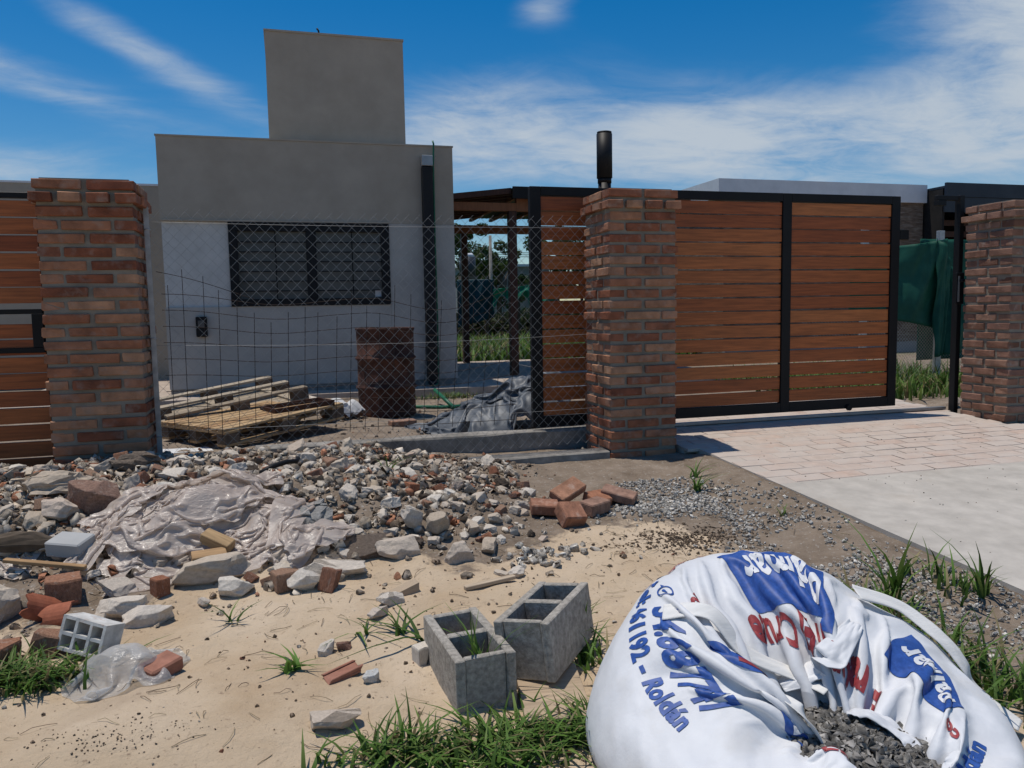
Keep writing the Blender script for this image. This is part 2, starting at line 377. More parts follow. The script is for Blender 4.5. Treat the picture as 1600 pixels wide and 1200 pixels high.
grs = ramp(nt, [(.030, .045, .012), (.055, .085, .02), (.09, .12, .035)], gmr(gn(3), .3, .7))
wS = nt.nodes.new('ShaderNodeMath'); wS.operation = 'ADD'; GL(sp.outputs[0], wS.inputs[0]); GL(gmr(gn(7, 8, .7), .3, .7, -.35, .35), wS.inputs[1])
gc = gmix(gmr(wS.outputs[0], .4, .6), dirt, sand)
gc = gmix(sp.outputs[2], gc, grs)
GL(gc, gp.inputs['Base Color']); gp.inputs['Roughness'].default_value = .97; gp.inputs['Specular IOR Level'].default_value = .15
b1 = nt.nodes.new('ShaderNodeBump'); b1.inputs['Strength'].default_value = .8; b1.inputs['Distance'].default_value = .02; GL(gn(22, 9, .7), b1.inputs['Height'])
b2 = nt.nodes.new('ShaderNodeBump'); b2.inputs['Strength'].default_value = .6; b2.inputs['Distance'].default_value = .004; GL(gn(120, 6, .7), b2.inputs['Height'])
GL(b1.outputs[0], b2.inputs['Normal']); GL(b2.outputs[0], gp.inputs['Normal'])

# ------------------------------------------------------------------ ground sheet
def axis(lo, hi, st, far):
    a = list(np.arange(lo, hi+st/2, st)); d = st; L, H = [], []
    x = lo
    while x > -far: d *= 1.28; x -= d; L.append(x)
    d = st; x = hi
    while x < far: d *= 1.28; x += d; H.append(x)
    return np.array(L[::-1]+a+H)
gx = axis(-2.2, 4.2, .024, 900); gy = axis(1.2, 5.6, .024, 900)
X, Y = np.meshgrid(gx, gy); Zg = terrain(X, Y)
nx, ny = len(gx), len(gy)
idx = np.arange(nx*ny).reshape(ny, nx)
Fg = np.stack([idx[:-1, :-1], idx[:-1, 1:], idx[1:, 1:], idx[1:, :-1]], -1).reshape(-1, 4)
hm = heapm(X, Y)
sandw = (1-ss(.02, .07, hm))*(1-ss(3.25, 3.75, Y+.35*vnoise(X*1.3, Y*1.3, 61)+.5*ss(.9, 2.2, X)*0))
sandw = np.maximum(sandw, .75*np.exp(-((X-1.55)/.55)**2-((Y-3.3)/.33)**2))
sandw = sandw*(1-ss(1.75, 2.25, X+.2*vnoise(X*2, Y*2, 71)))
sandw = np.where(Y < 1.2, .6, sandw)
grassw = ss(12.5, 14.5, Y)
gcol = np.stack([sandw, hm, grassw], -1).reshape(-1, 3)
ground = link('ground', mesh('ground', np.stack([X, Y, Zg], -1).reshape(-1, 3), Fg, gm, True, gcol)); ground['kind'] = 'structure'

# ------------------------------------------------------------------ driveway
def dzf(y): return .052+.06*(y-Y0)
drive = empty('driveway', (2.76, 1.0, dzf(1.0))); drive['kind'] = 'structure'
def slab(name, x0, x1, y0, y1, thick, mat, dz=0, n=14):
    V, F = [], []
    ys = np.linspace(y0, y1, n)
    xs = np.linspace(x0, x1, n)
    for y in ys:
        for x in xs: V.append((x, y, dzf(y)+dz+.003*float(vnoise(x*1.5, y*1.5, 3))))
    for i in range(n-1):
        for j in range(n-1): F.append([i*n+j, i*n+j+1, (i+1)*n+j+1, (i+1)*n+j])
    ring = [i for i in range(n)] + [i*n+n-1 for i in range(1, n)] + [(n-1)*n+i for i in range(n-2, -1, -1)] + [i*n for i in range(n-2, 0, -1)]
    b = len(V)
    for i in ring: v = V[i]; V.append((v[0], v[1], v[2]-thick))
    k = len(ring)
    for i in range(k): F.append([ring[i], b+i, b+(i+1) % k, ring[(i+1) % k]])
    return mesh(name, V, F, mat)
def under(o, parent):
    o.parent = parent; o.matrix_parent_inverse = Matrix.Translation(-Vector(parent.location)); return o
under(link('concrete_apron', slab('concrete_apron', 2.745, 6.25, .3, 3.905, .12, MATS['apron'])), drive)
under(link('paver_bed', slab('paver_bed', 2.745, 6.25, 3.908, 4.90, .12, MATS['paver_joint'], -.0008)), drive)
under(link('paver_bed', slab('paver_bed', 2.66, 5.56, 4.902, 6.9, .12, MATS['paver_joint'], -.0008)), drive)
PV = []
for k in range(5):
    bm = bmesh.new(); add_box(bm, (-.1225, -.0605, -.02), (.1225, .0605, .0012), .002)
    for v in bm.verts: v.co.x += random.uniform(-.004, .004); v.co.y += random.uniform(-.003, .003)
    PV.append(bm_mesh('paver', bm, MATS['paver']))
y = 3.98; row = 0
while y < 6.3:
    x0, x1 = (2.77, 6.2) if y < 4.86 else (2.68, 5.55)
    x = x0 + (.125 if row % 2 == 0 else 0) + .0
    while x < x1-.1:
        o = link('paver', random.choice(PV), None, (x+.1, y, dzf(y)+random.uniform(-.001, .0015)), (math.atan(.06)+random.uniform(-.004, .004), random.uniform(-.006, .006), random.uniform(-.012, .012)))
        under(o, drive); x += .256
    y += .131; row += 1

# ------------------------------------------------------------------ brick pillars
PITCH = .075
BR = []
for k in range(8):
    for ln in (.245, .117):
        bm = bmesh.new(); add_box(bm, (-ln/2, -.058, 0), (ln/2, .058, .0525), .005)
        for v in bm.verts: v.co += Vector((random.uniform(-.0035, .0035), random.uniform(-.003, .003), random.uniform(-.0028, .0028)))
        BR.append((ln, bm_mesh('brick', bm)))
def pillar(x0, y0, w, d, zb, label, mat='brick', courses=25):
    root = T(empty('brick_pillar', (x0+w/2, y0+d/2, zb)), label, 'pillar')
    full = [b for l, b in BR if l > .2]
    def put(px, py, n, rz, me=None, sc=1):
        me = me or random.choice(full)
        o = link('brick', me, root, (px-w/2, py-d/2, (courses-n)*PITCH+.012), (random.uniform(-.008, .008), random.uniform(-.008, .008), rz+random.uniform(-.012, .012)), (sc, 1, 1))
        o.material_slots[0].link = 'OBJECT' if len(o.material_slots) else 'DATA'
        return o
    for n in range(1, courses+1):
        ov = .032 if n == 2 else (.008 if n == 1 else random.uniform(-.004, .004))
        W, D = w+2*ov, d+2*ov; ox, oy = -ov, -ov
        jit = lambda: random.uniform(-.004, .004)
        if n == 2:                                             # corbelled header course
            half = [b for l, b in BR if l < .2]
            for i in range(4):
                s = W/4
                for yy in (oy+.058, oy+D-.058): put(ox+s*(i+.5), yy+jit(), n, 0, random.choice(half), .98)
            for i in range(2):
                s = (D-.236)/2
                for xx in (ox+.058, ox+W-.058): put(xx+jit(), oy+.118+s*(i+.5), n, PI/2, random.choice(half), s/.117*.93)
            continue
        if n % 2 == 1:
            h = W/2; sc = (h-.02)/.245
            for yy in (oy+.058+jit(), oy+D-.058+jit()):
                put(ox+h/2-.003, yy, n, 0, None, sc); put(ox+W-h/2+.003, yy, n, 0, None, sc)
            sc = (D-.232-.036)/.245
            put(ox+.058+jit(), oy+D/2, n, PI/2, None, sc); put(ox+W-.058+jit(), oy+D/2, n, PI/2, None, sc)
        else:
            h = D/2; sc = (h-.02)/.245
            for xx in (ox+.058, ox+W-.058):
                put(xx+jit(), oy+h/2-.003, n, PI/2, None, sc); put(xx+jit(), oy+D-h/2+.003, n, PI/2, None, sc)
            sc = (W-.232-.036)/.245
            put(ox+W/2, oy+.058+jit(), n, 0, None, sc); put(ox+W/2, oy+D-.058+jit(), n, 0, None, sc)
    for c in root.children:
        c.material_slots[0].material = MATS[mat]
    r = .013
    core = boxme('mortar', (-w/2+r, -d/2+r, -.25), (w/2-r, d/2-r, courses*PITCH-.012), MATS['mortar'])
    link('mortar', core, root)
    cap = boxme('mortar_cap', (-w/2+.03, -d/2+.03, courses*PITCH-.0115), (w/2-.03, d/2-.03, courses*PITCH-.001), MATS['mortar'])
    link('mortar_cap', cap, root)
    return root
for l, b in BR: b.materials.append(MATS['brick'])
pillar(-1.315, Y0, .515, .46, -.06, 'red brick pillar standing beside the slatted wooden panel and rubble heap')
pillar(2.112, Y0, .515, .46, -.028, 'red brick pillar between the chain-link fence and the sliding gate')
pillar(5.585, Y0, .515, .46, -.03, 'weathered brown brick pillar across the driveway with the steel latch post', 'brick_grey')

# ------------------------------------------------------------------ slatted wood: sliding gate and side panel
SL = []
def slatmesh(w, h, t=.02):
    bm = bmesh.new(); add_box(bm, (-w/2, -t/2, 0), (w/2, t/2, h), .0025); return bm_mesh('slat', bm, MATS['wood'])
gate = T(empty('sliding_gate', (3.39, 5.56, .135)), 'wide sliding gate of orange-brown horizontal slats in a black steel frame', 'gate')
GX = [1.79, 2.86, 3.93, 4.995]
for i, x in enumerate(GX):
    box('frame_post', (x-.042-3.39, -.025, .02), (x+.042-3.39, .025, 1.80), MATS['black_steel'], gate, .003)
for z0, z1, nm in ((.02, .10, 'bottom_rail'), (1.735, 1.80, 'top_rail')):
    for i in range(3):
        box(nm, (GX[i]+.0425-3.39, -.024, z0), (GX[i+1]-.0425-3.39, .024, z1), MATS['black_steel'], gate, .002)
for i in range(3):
    a, b = GX[i]+.0435-3.39, GX[i+1]-.0435-3.39; n = 15; pt = (1.735-.10)/n
    me = slatmesh(b-a, pt-.0115)
    for k in range(n):
        zk = .10+pt*k+.006
        o = link('slat', me, gate, ((a+b)/2, random.uniform(-.003, .003), zk+random.uniform(-.0025, .0025)), (0, random.uniform(-.0035, .0035), 0))
for x in (2.3, 4.55):
    bm = bmesh.new(); bmesh.ops.create_cone(bm, cap_ends=True, segments=16, radius1=.026, radius2=.026, depth=.02, matrix=Matrix.Translation((x-3.39, -.036, .03)) @ Matrix.Rotation(PI/2, 4, 'X'))
    link('roller_wheel', bm_mesh('roller_wheel', bm, MATS['black_steel']), gate)
T(box('gate_track', (2.70, 5.535, .098), (5.58, 5.585, .118), MATS['zinc']), 'thin metal track on the paving beneath the sliding gate', 'track')

pan = T(empty('slatted_panel', (-2.35, 5.2, .1)), 'slatted wooden gate panel with black letter slot frame beside the brick pillar', 'gate')
px0, px1 = -1.15, .985
for nm, lo, hi in (('frame_post', (px1-.0, -.02, -.1), (px1+.035, .02, 1.665)), ('frame_post', (px0-.05, -.02, -.1), (px0, .02, 1.665)), ('top_rail', (px0, -.02, 1.628), (px1, .02, 1.66))):
    box(nm, lo, hi, MATS['black_steel'], pan, .002)
zt = 1.622
zz = -.06; k = 0
SZ = .1005
me_s = slatmesh(px1-px0-.004, SZ-.010)
me_h = slatmesh(px1-px0-.09, .082); me_t = slatmesh(px1-px0-.004, .045)
zk = zt
while zk > -.05:
    zk -= SZ
    if zk < .985 and zk > .72: continue
    link('slat', me_s, pan, ((px0+px1)/2, random.uniform(-.002, .002), zk+.004), (0, random.uniform(-.003, .003), 0))
for lo, hi in (((px0+.02, -.032, .962), (px1-.002, .014, .99)), ((px0+.02, -.032, .735), (px1-.002, .014, .765)), ((px1-.062, -.031, .766), (px1-.002, .013, .961)), ((px0+.02, -.031, .766), (px0+.06, .013, .961))):
    box('slot_frame', lo, hi, MATS['black_steel'], pan, .002)
link('slat', me_h, pan, ((px0+px1)/2, .0, .822))

# latch post by the right pillar
lp = T(empty('latch_post', (5.615, 5.5, .09)), 'black steel latch post with brackets against the brown brick pillar', 'post')
box('post', (-.018, -.03, -.05), (.03, .03, 1.86), MATS['black_steel'], lp, .003)
box('guide_bracket', (-.25, -.02, 1.815), (-.031, .02, 1.855), MATS['black_steel'], lp, .003)
box('guide_bracket', (-.25, -.025, 1.77), (-.16, .025, 1.814), MATS['black_steel'], lp, .003)
box('strike_plate', (-.05, -.05, .93), (.03, -.031, 1.20), MATS['black_steel'], lp, .003)
box('keyhole_plate', (-.038, -.055, .95), (-.02, -.0505, 1.17), MATS['zinc'], lp, .001)
box('handle', (-.03, -.085, 1.12), (.16, -.056, 1.145), MATS['black_steel'], lp, .004)

# ------------------------------------------------------------------ concrete beams
def rough_beam(name, x0, x1, y0, y1, z0, z1, mat, n=40, seed=1):
    V, F = [], []
    prof = [(y0, z0), (y0, z1-.008), (y0+.01, z1), (y1-.01, z1), (y1, z1-.008), (y1, z0)]
    k = len(prof)
    for i in range(n):
        x = x0+(x1-x0)*i/(n-1)
        for j, (a, b) in enumerate(prof):
            V.append((x-x0, a-y0+.006*float(vnoise(x*4, j*1.3, seed)), b-z0+(.006*float(vnoise(x*3, j*2.1, seed+5)) if b > z0 else 0)))
    for i in range(n-1):
        for j in range(k-1): F.append([i*k+j, (i+1)*k+j, (i+1)*k+j+1, i*k+j+1])
    F += [list(range(k)), [(n-1)*k+j for j in range(k)][::-1]]
    return link(name, mesh(name, V, F, mat), None, (x0, y0, z0))
T(rough_beam('track_beam', -.24, 2.68, 5.48, 5.66, -.10, .132, MATS['beam_concrete'], 60, 4), 'low rough concrete beam carrying the gate run behind the chain-link', 'beam')
T(rough_beam('footing_beam', -.78, 2.108, 4.93, 5.09, -.15, .052, MATS['beam_concrete'], 60, 9), 'low concrete footing beam at the foot of the brick pillars under the rubble edge', 'beam')

# ------------------------------------------------------------------ chain link fence
fen = T(empty('chain_link_fence', (.69, 5.17, .05)), 'galvanised chain-link fence stretched between the two red brick pillars', 'fence')
fx0, fx1, fz0, fz1 = -.775, 2.135, .06, 1.665
hp = .0355; paths = []
nw = int((fx1-fx0)/(2*hp))
for i in range(nw+1):
    for s in (1, -1):
        pts = []; k = 0; z = fz1
        x = fx0+2*hp*i
        while z > fz0-.001:
            xx = x + (hp if (k % 2 == 0) == (s > 0) else 0)*1.0
            xx = x + (0 if k % 2 == 0 else s*hp)
            if fx0-.005 <= xx <= fx1+.005:
                sag = .012*math.sin((xx-fx0)/(fx1-fx0)*PI)*(1 if z > 1.4 else .4)
                yb = .018*float(vnoise(xx*1.6, z*1.6, 8))
                pts.append((xx-.69, yb+(.0016 if k % 2 else -.0016), z-sag-.05+.004*float(vnoise(xx*6, z*6, 14))))
            z -= hp*1.04; k += 1
        if len(pts) > 1:
            t0 = pts[0]
            if s > 0: pts = [(t0[0]+.018, t0[1]-.004, t0[2]+.018)] + pts
            paths.append(pts)
V, F = multi_tube(paths, .00115, 4)
wm = link('wire_mesh', mesh('wire_mesh', V, F, MATS['wire'], True), fen); wm['kind'] = 'stuff'
for z, sg in ((1.60, .008), (.86, .03), (.33, .012)):
    pts = [(fx0+(fx1-fx0)*t-.69, .004+.018*float(vnoise((fx0+(fx1-fx0)*t)*1.6, z*1.6, 8)), z-.05-sg*math.sin(PI*t)) for t in np.linspace(0, 1, 24)]
    V, F = tube_vf(pts, .0010, 4); link('tension_wire', mesh('tension_wire', V, F, MATS['wire'], True), fen)
for x, s in ((-.775, 1), (2.145, -1)):
    bm = bmesh.new(); add_box(bm, (x-.69-.014, -.03, -.02), (x-.69+.014, -.025, 1.635)); add_box(bm, (x-.69-.014*s-.0025, -.0245, -.02), (x-.69-.014*s+.0025, .005, 1.635))
    link('angle_post', bm_mesh('angle_post', bm, MATS['galvanised']), fen)
    for z in (.25, .85, 1.5):
        V, F = tube_vf([(x-.69-.02*s, -.034, z), (x-.69, -.036, z+.004), (x-.69+.02*s, -.03, z)], .003, 5); link('tie', mesh('tie', V, F, MATS['galvanised'], True), fen)

# welded rebar mesh leaning behind the chain link
paths = []
def mp(u, v):
    x = -.72+u; z = .22+v
    yb = 5.30+.05*float(vnoise(u*1.1, v*1.2, 40))+.06*v
    sag = .10*ss(1.3, 2.0, u)*v*1.2
    return Vector((x+.05*v*math.sin(u*1.2)+.10*float(ss(1.5, 2.2, u))*v, yb, z+.03*float(vnoise(u*.9, v, 44))-.10*float(ss(1.2, 1.7, u))*v+.18*float(ss(1.7, 2.3, u))*v-.06*math.exp(-((u-.6)/.35)**2)*v))
for i in range(23):
    u = .1*i; top = 1.02+.10*float(vnoise(i*1.7, 0, 3)) - (.12 if 3 < i < 14 else 0)
    paths.append([mp(u+.012*float(vnoise(i*3.1, 9, 6)), v) for v in np.linspace(0, top, 14)])
for j in range(10):
    v = .1*j+.03
    paths.append([mp(u, v) for u in np.linspace(-.03, 2.25, 36)])
paths.append([mp(u, 1.06-.20*u) for u in np.linspace(-.05, .5, 14)])
V, F = multi_tube(paths, .0021, 5)
T(link('welded_mesh', mesh('welded_mesh', V, F, MATS['rebar'], True)), 'bent dark welded reinforcement mesh leaning behind the chain-link fence', 'wire mesh')

# ------------------------------------------------------------------ house
house = T(empty('house', (.385, 10, .05)), 'flat-roofed grey-beige rendered house with a square tank tower', 'house')
hx, hy, hz = .385, 10, .05
def hb(name, lo, hi, mat, parent=None, bev=0):
    o = box(name, (lo[0]-hx, lo[1]-hy, lo[2]-hz), (hi[0]-hx, hi[1]-hy, hi[2]-hz), mat, parent or house, bev); return o
# wall built round the window opening and the pale recessed panel
WX0, WX1, WZ0, WZ1 = -.62, 1.29, 1.145, 2.15
hb('wall', (-1.36, 10, 2.152), (2.13, 16, 3.12), MATS['plaster'])
hb('wall', (1.292, 10, .17), (2.13, 16, 2.15), MATS['plaster_low'])
hb('wall', (-1.36, 10, .17), (1.29, 10.3, 1.143), MATS['plaster_low'])
hb('wall', (-1.36, 10.302, .17), (1.29, 15.9, 2.15), MATS['plaster'])
hb('render_panel', (-1.352, 10.025, 1.1435), (-.624, 10.3, 2.15), MATS['plaster_pale'])
hb('plinth', (-1.35, 10.012, .0), (2.12, 15.95, .169), MATS['plinth'])
hb('parapet_cap', (-1.37, 9.992, 3.121), (2.14, 16.01, 3.14), MATS['plaster'])
hb('fascia_drip', (-1.365, 9.985, 2.153), (1.30, 9.9995, 2.172), MATS['plaster'])
tw = hb('tank_tower', (-.105, 10.35, 3.141), (1.59, 12.1, 4.50), MATS['plaster'])
hb('tower_cap', (-.115, 10.34, 4.501), (1.60, 12.11, 4.525), MATS['plaster'])
tube('roof_pin', [(.56-hx, 10.5-hy, 4.5-hz), (.55-hx, 10.5-hy, 4.60-hz), (.53-hx, 10.5-hy, 4.63-hz)], .012, MATS['black_steel'], house)
hb('wing', (-9.0, 12.98, .0), (-1.362, 16, 3.0), MATS['plaster'])
hb('wing_cap', (-9.0, 12.97, 3.001), (-1.364, 16, 3.03), MATS['white_wall'])
# window
win = hb('window', (WX0+.05, 10.11, WZ0+.03), (WX1-.05, 10.112, WZ1-.06), MATS['blind']); 
wl = win.location
def wb(name, lo, hi, mat, bev=.002):
    lo = Vector((lo[0]-hx, lo[1]-hy, lo[2]-hz))-wl; hi = Vector((hi[0]-hx, hi[1]-hy, hi[2]-hz))-wl
    return box(name, lo, hi, mat, win, bev)
BS = MATS['black_steel']
fy0, fy1 = 9.982, 10.06
wb('frame', (WX0, fy0, WZ1-.105), (WX1, fy1, WZ1-.001), BS); wb('frame', (WX0, fy0, WZ0), (WX1, fy1, WZ0+.085), BS)
wb('frame', (WX0, fy0+.001, WZ0+.086), (WX0+.10, fy1, WZ1-.106), BS); wb('frame', (WX1-.10, fy0+.001, WZ0+.086), (WX1, fy1, WZ1-.106), BS)
mxc = .5*(WX0+WX1)
wb('mullion', (mxc-.06, fy0+.002, WZ0+.086), (mxc+.06, fy1, WZ1-.106), BS)
for a, b in ((WX0+.101, mxc-.061), (mxc+.061, WX1-.101)):
    wb('pane', (a, 10.045, WZ0+.086), (b, 10.05, WZ1-.106), MATS['glass_dark'], 0)
    for k in range(6):
        z = WZ0+.175+k*.118
        wb('bar', (a, 10.0, z), (b, 10.012, z+.012), BS, 0)
    wb('bar', ((a+b)/2+.03, 10.013, WZ0+.087), ((a+b)/2+.042, 10.024, WZ1-.107), BS, 0)
wb('sticker', (WX1-.19, 10.041, WZ0+.10), (WX1-.115, 10.0445, WZ0+.185), MATS['paper'], 0)
# downspout, meter box
dsx = [hb('downspout', (1.715, 9.87, .16), (1.845, 9.985, 2.86), MATS['pvc_black'], None, .012)][0]
hb('downspout_head', (1.715, 9.865, 2.862), (1.85, 9.99, 2.99), MATS['zinc'], None, .004)
hb('downspout_shoe', (1.725, 9.83, .10), (1.835, 9.96, .159), MATS['pvc_black'], None, .02)
hb('meter_box', (-1.03, 9.945, .79), (-.905, 9.999, 1.03), MATS['black_steel'], None, .008)
hb('meter_window', (-1.005, 9.938, .90), (-.93, 9.9445, .985), MATS['glass_dark'], None, .002)
pts = [(1.865, 9.93, 3.18), (1.875, 9.92, 3.14), (1.87, 9.95, 2.9), (1.868, 9.955, 2.0), (1.872, 9.95, 1.0), (1.865, 9.94, .25), (1.84, 9.86, .12), (1.75, 9.7, .105)]
T(tube('green_hose', pts, .011, MATS['hose'], n=8), 'thin green hose hanging down beside the black downspout', 'hose')
M('patio', [(.36, .29, .235), (.44, .37, .31)], nscale=2, mul=(.8, 1.1), mscale=9, rough=.9)
ps = box('patio_slab', (-3.2, 9.55, -.1), (6.2, 14.6, .085), MATS['patio']); ps['kind'] = 'structure'

# ------------------------------------------------------------------ pergola
pg = T(empty('pergola', (3.2, 11, .085)), 'dark timber pergola with sheet roof attached to the rendered house', 'pergola')
def gb(name, lo, hi, mat, bev=.003): return box(name, (lo[0]-3.2, lo[1]-11, lo[2]-.085), (hi[0]-3.2, hi[1]-11, hi[2]-.085), mat, pg, bev)
for x, y in ((3.155, 11.0), (3.155, 14.2), (5.6, 11.0), (5.6, 14.2), (2.145, 12.6)):
    gb('post', (x, y, .086), (x+.115, y+.115, 2.47), MATS['dark_timber'])
gb('beam', (2.14, 11.0, 2.471), (3.27, 11.10, 2.585), MATS['warm_timber'])
gb('beam', (3.271, 11.0, 2.471), (5.9, 11.10, 2.70), MATS['warm_timber'])
gb('beam', (2.14, 14.2, 2.471), (5.9, 14.30, 2.62), MATS['warm_timber'])
for k in range(9):
    y = 11.11+k*.36
    V = [(2.14, y, 2.588), (3.38, y, 2.736), (3.38, y, 2.79), (2.14, y, 2.642), (2.14, y+.06, 2.588), (3.38, y+.06, 2.736), (3.38, y+.06, 2.79), (2.14, y+.06, 2.642)]
    V = [(a-3.2, b-11, c-.085) for a, b, c in V]
    link('rafter', mesh('rafter', V, [[0, 1, 2, 3], [7, 6, 5, 4], [0, 4, 5, 1], [1, 5, 6, 2], [2, 6, 7, 3], [3, 7, 4, 0]], MATS['dark_timber']), pg)
for k in range(7):
    x = 3.35+k*.38
    gb('rafter', (x, 10.95, 2.702), (x+.06, 14.4, 2.755), MATS['warm_timber'])
def sheet(name, x0, z0, x1, z1, y0, y1, n=36):
    V, F = [], []
    for i in range(n+1):
        t = i/n; x = x0+(x1-x0)*t; z = z0+(z1-z0)*t + (.006 if i % 2 else 0)
        V += [(x-3.2, y0-11, z-.085), (x-3.2, y1-11, z-.085), (x-3.2, y0-11, z-.073), (x-3.2, y1-11, z-.073)]
    for i in range(n):
        a = 4*i; b = a+4
        F += [[a, a+1, b+1, b], [a+2, b+2, b+3, a+3], [a, b, b+2, a+2], [a+1, a+3, b+3, b+1]]
    F += [[0, 2, 3, 1], [4*n, 4*n+1, 4*n+3, 4*n+2]]
    return link(name, mesh(name, V, F, MATS['sheet_roof']), pg)
sheet('roof_sheet', 2.14, 2.65, 3.40, 2.80, 10.96, 14.5)
sheet('roof_sheet', 3.42, 2.775, 6.0, 2.775, 10.9, 14.5, 70)
V = [(2.14, 10.94, 2.59), (3.175, 10.94, 2.71), (3.175, 10.94, 2.79), (2.14, 10.94, 2.67), (2.14, 10.958, 2.59), (3.175, 10.958, 2.71), (3.175, 10.958, 2.79), (2.14, 10.958, 2.67)]
link('fascia', mesh('fascia', [(a-3.2, b-11, c-.085) for a, b, c in V], [[0, 1, 2, 3], [7, 6, 5, 4], [0, 4, 5, 1], [1, 5, 6, 2], [2, 6, 7, 3], [3, 7, 4, 0]], MATS['dark_timber']), pg)
gb('fascia', (3.18, 10.86, 2.63), (6.0, 10.895, 2.80), MATS['black_steel'])

fl = T(empty('flue_pipe', (3.80, 9.0, 0)), 'tall black metal flue pipe rising behind the brick pillar', 'chimney pipe')
def cyl(name, r, z0, z1, mat, parent, n=28, r2_=None, x=0, y=0):
    bm = bmesh.new(); bmesh.ops.create_cone(bm, cap_ends=True, segments=n, radius1=r, radius2=r2_ or r, depth=z1-z0, matrix=Matrix.Translation((x, y, (z0+z1)/2)))
    me = bm_mesh(name, bm, mat)
    for p in me.polygons: p.use_smooth = len(p.vertices) == 4
    return link(name, me, parent)
cyl('inner_pipe', .078, 0, 2.62, MATS['pvc_black'], fl); cyl('outer_cowl', .095, 2.621, 3.145, MATS['pvc_black'], fl); cyl('collar', .084, 2.56, 2.6205, MATS['black_steel'], fl); cyl('rim', .089, 3.1455, 3.17, MATS['black_steel'], fl); cyl('base_plate', .15, -.05, .02, MATS['black_steel'], fl)

# ------------------------------------------------------------------ rust drum
dr = T(empty('oil_drum', (.955, 7.95, tz(.955, 7.95))), 'rusty open oil drum with rolling hoops standing in front of the house', 'drum')
prof = [(.0, .0), (.275, 0), (.292, .012), (.286, .03), (.284, .27), (.305, .285), (.305, .30), (.284, .315), (.284, .56), (.305, .575), (.305, .59), (.284, .605), (.286, .85), (.294, .862), (.294, .88), (.283, .88), (.279, .86), (.277, .2), (0, .19)]
V, F = [], []; n = 48
for r, z in prof:
    for k in range(n):
        a = 2*PI*k/n; q = 1+.012*float(vnoise(math.cos(a)*2, z*3+math.sin(a)*2, 3)) if r > .2 else 1
        V.append((r*q*math.cos(a), r*q*math.sin(a), z))
for i in range(len(prof)-1):
    for k in range(n): F.append([i*n+k, i*n+(k+1) % n, (i+1)*n+(k+1) % n, (i+1)*n+k])
link('shell', mesh('shell', V, F, MATS['rust'], True), dr)
V, F = tube_vf([(.288*math.cos(a), .288*math.sin(a), .876) for a in np.linspace(0, 2*PI, 40)], .009, 6, False); link('rim', mesh('rim', V, F, MATS['rust'], True), dr)

# ------------------------------------------------------------------ pallets
def pallet(loc, rot, L, W, mat, label, nb=7, flipped=False):
    root = T(empty('pallet', loc, rot=rot), label, 'pallet')
    bt = .02
    def b(nm, lo, hi, mt): return box(nm, lo, hi, MATS[mt], root, .002)
    deck = (0, .02) if flipped else (.118, .138)
    run = (.118, .138) if flipped else (0, .02)
    s = (W-.0)/nb
    for k in range(nb):
        y = s*k
        b('deck_board', (0, y+.008, deck[0]), (L, y+s-.008, deck[1]), mat)
    for y in (0, W/2-.05, W-.1):
        b('runner_board', (0, y, run[0]), (L, y+.1, run[1]), mat)
    for x in (.0, L/2-.07, L-.14):
        b('stringer_board', (x, 0, (.0205 if flipped else .098)), (x+.14, W, (.04 if flipped else .1175)), mat)
        for y in (0, W/2-.05, W-.1):
            b('block', (x, y+.002, (.0405 if flipped else .0205)), (x+.14, y+.098, (.1175 if flipped else .0975)), 'pallet_block')
    return root
pallet((-.47, 6.10, tz(-.3, 6.5)+.03), (R(1), R(-3), R(42)), 1.25, .78, 'pallet_new', 'light orange timber pallet lying flat under the grey pallet', 9)
pallet((-.93, 6.72, tz(-.5, 6.9)+.07), (R(3), R(-7.5), R(22)), 1.2, .92, 'pallet_grey', 'weathered grey pallet lying upside down and tilted against cement bags', 6, True)
fr = T(empty('tray', (-.12, 6.62, .215), rot=(R(1), R(-3), R(26))), 'dark shallow wooden tray lying on the orange pallet', 'tray')
for lo, hi in (((0, 0, 0), (.55, .02, .05)), ((0, .26, 0), (.55, .28, .05)), ((0, .0205, 0), (.02, .2595, .05)), ((.53, .0205, 0), (.55, .2595, .05))): box('rim_board', lo, hi, MATS['dark_timber'], fr)
box('bottom', (.0205, .0205, .002), (.5295, .2595, .012), MATS['paper'], fr)

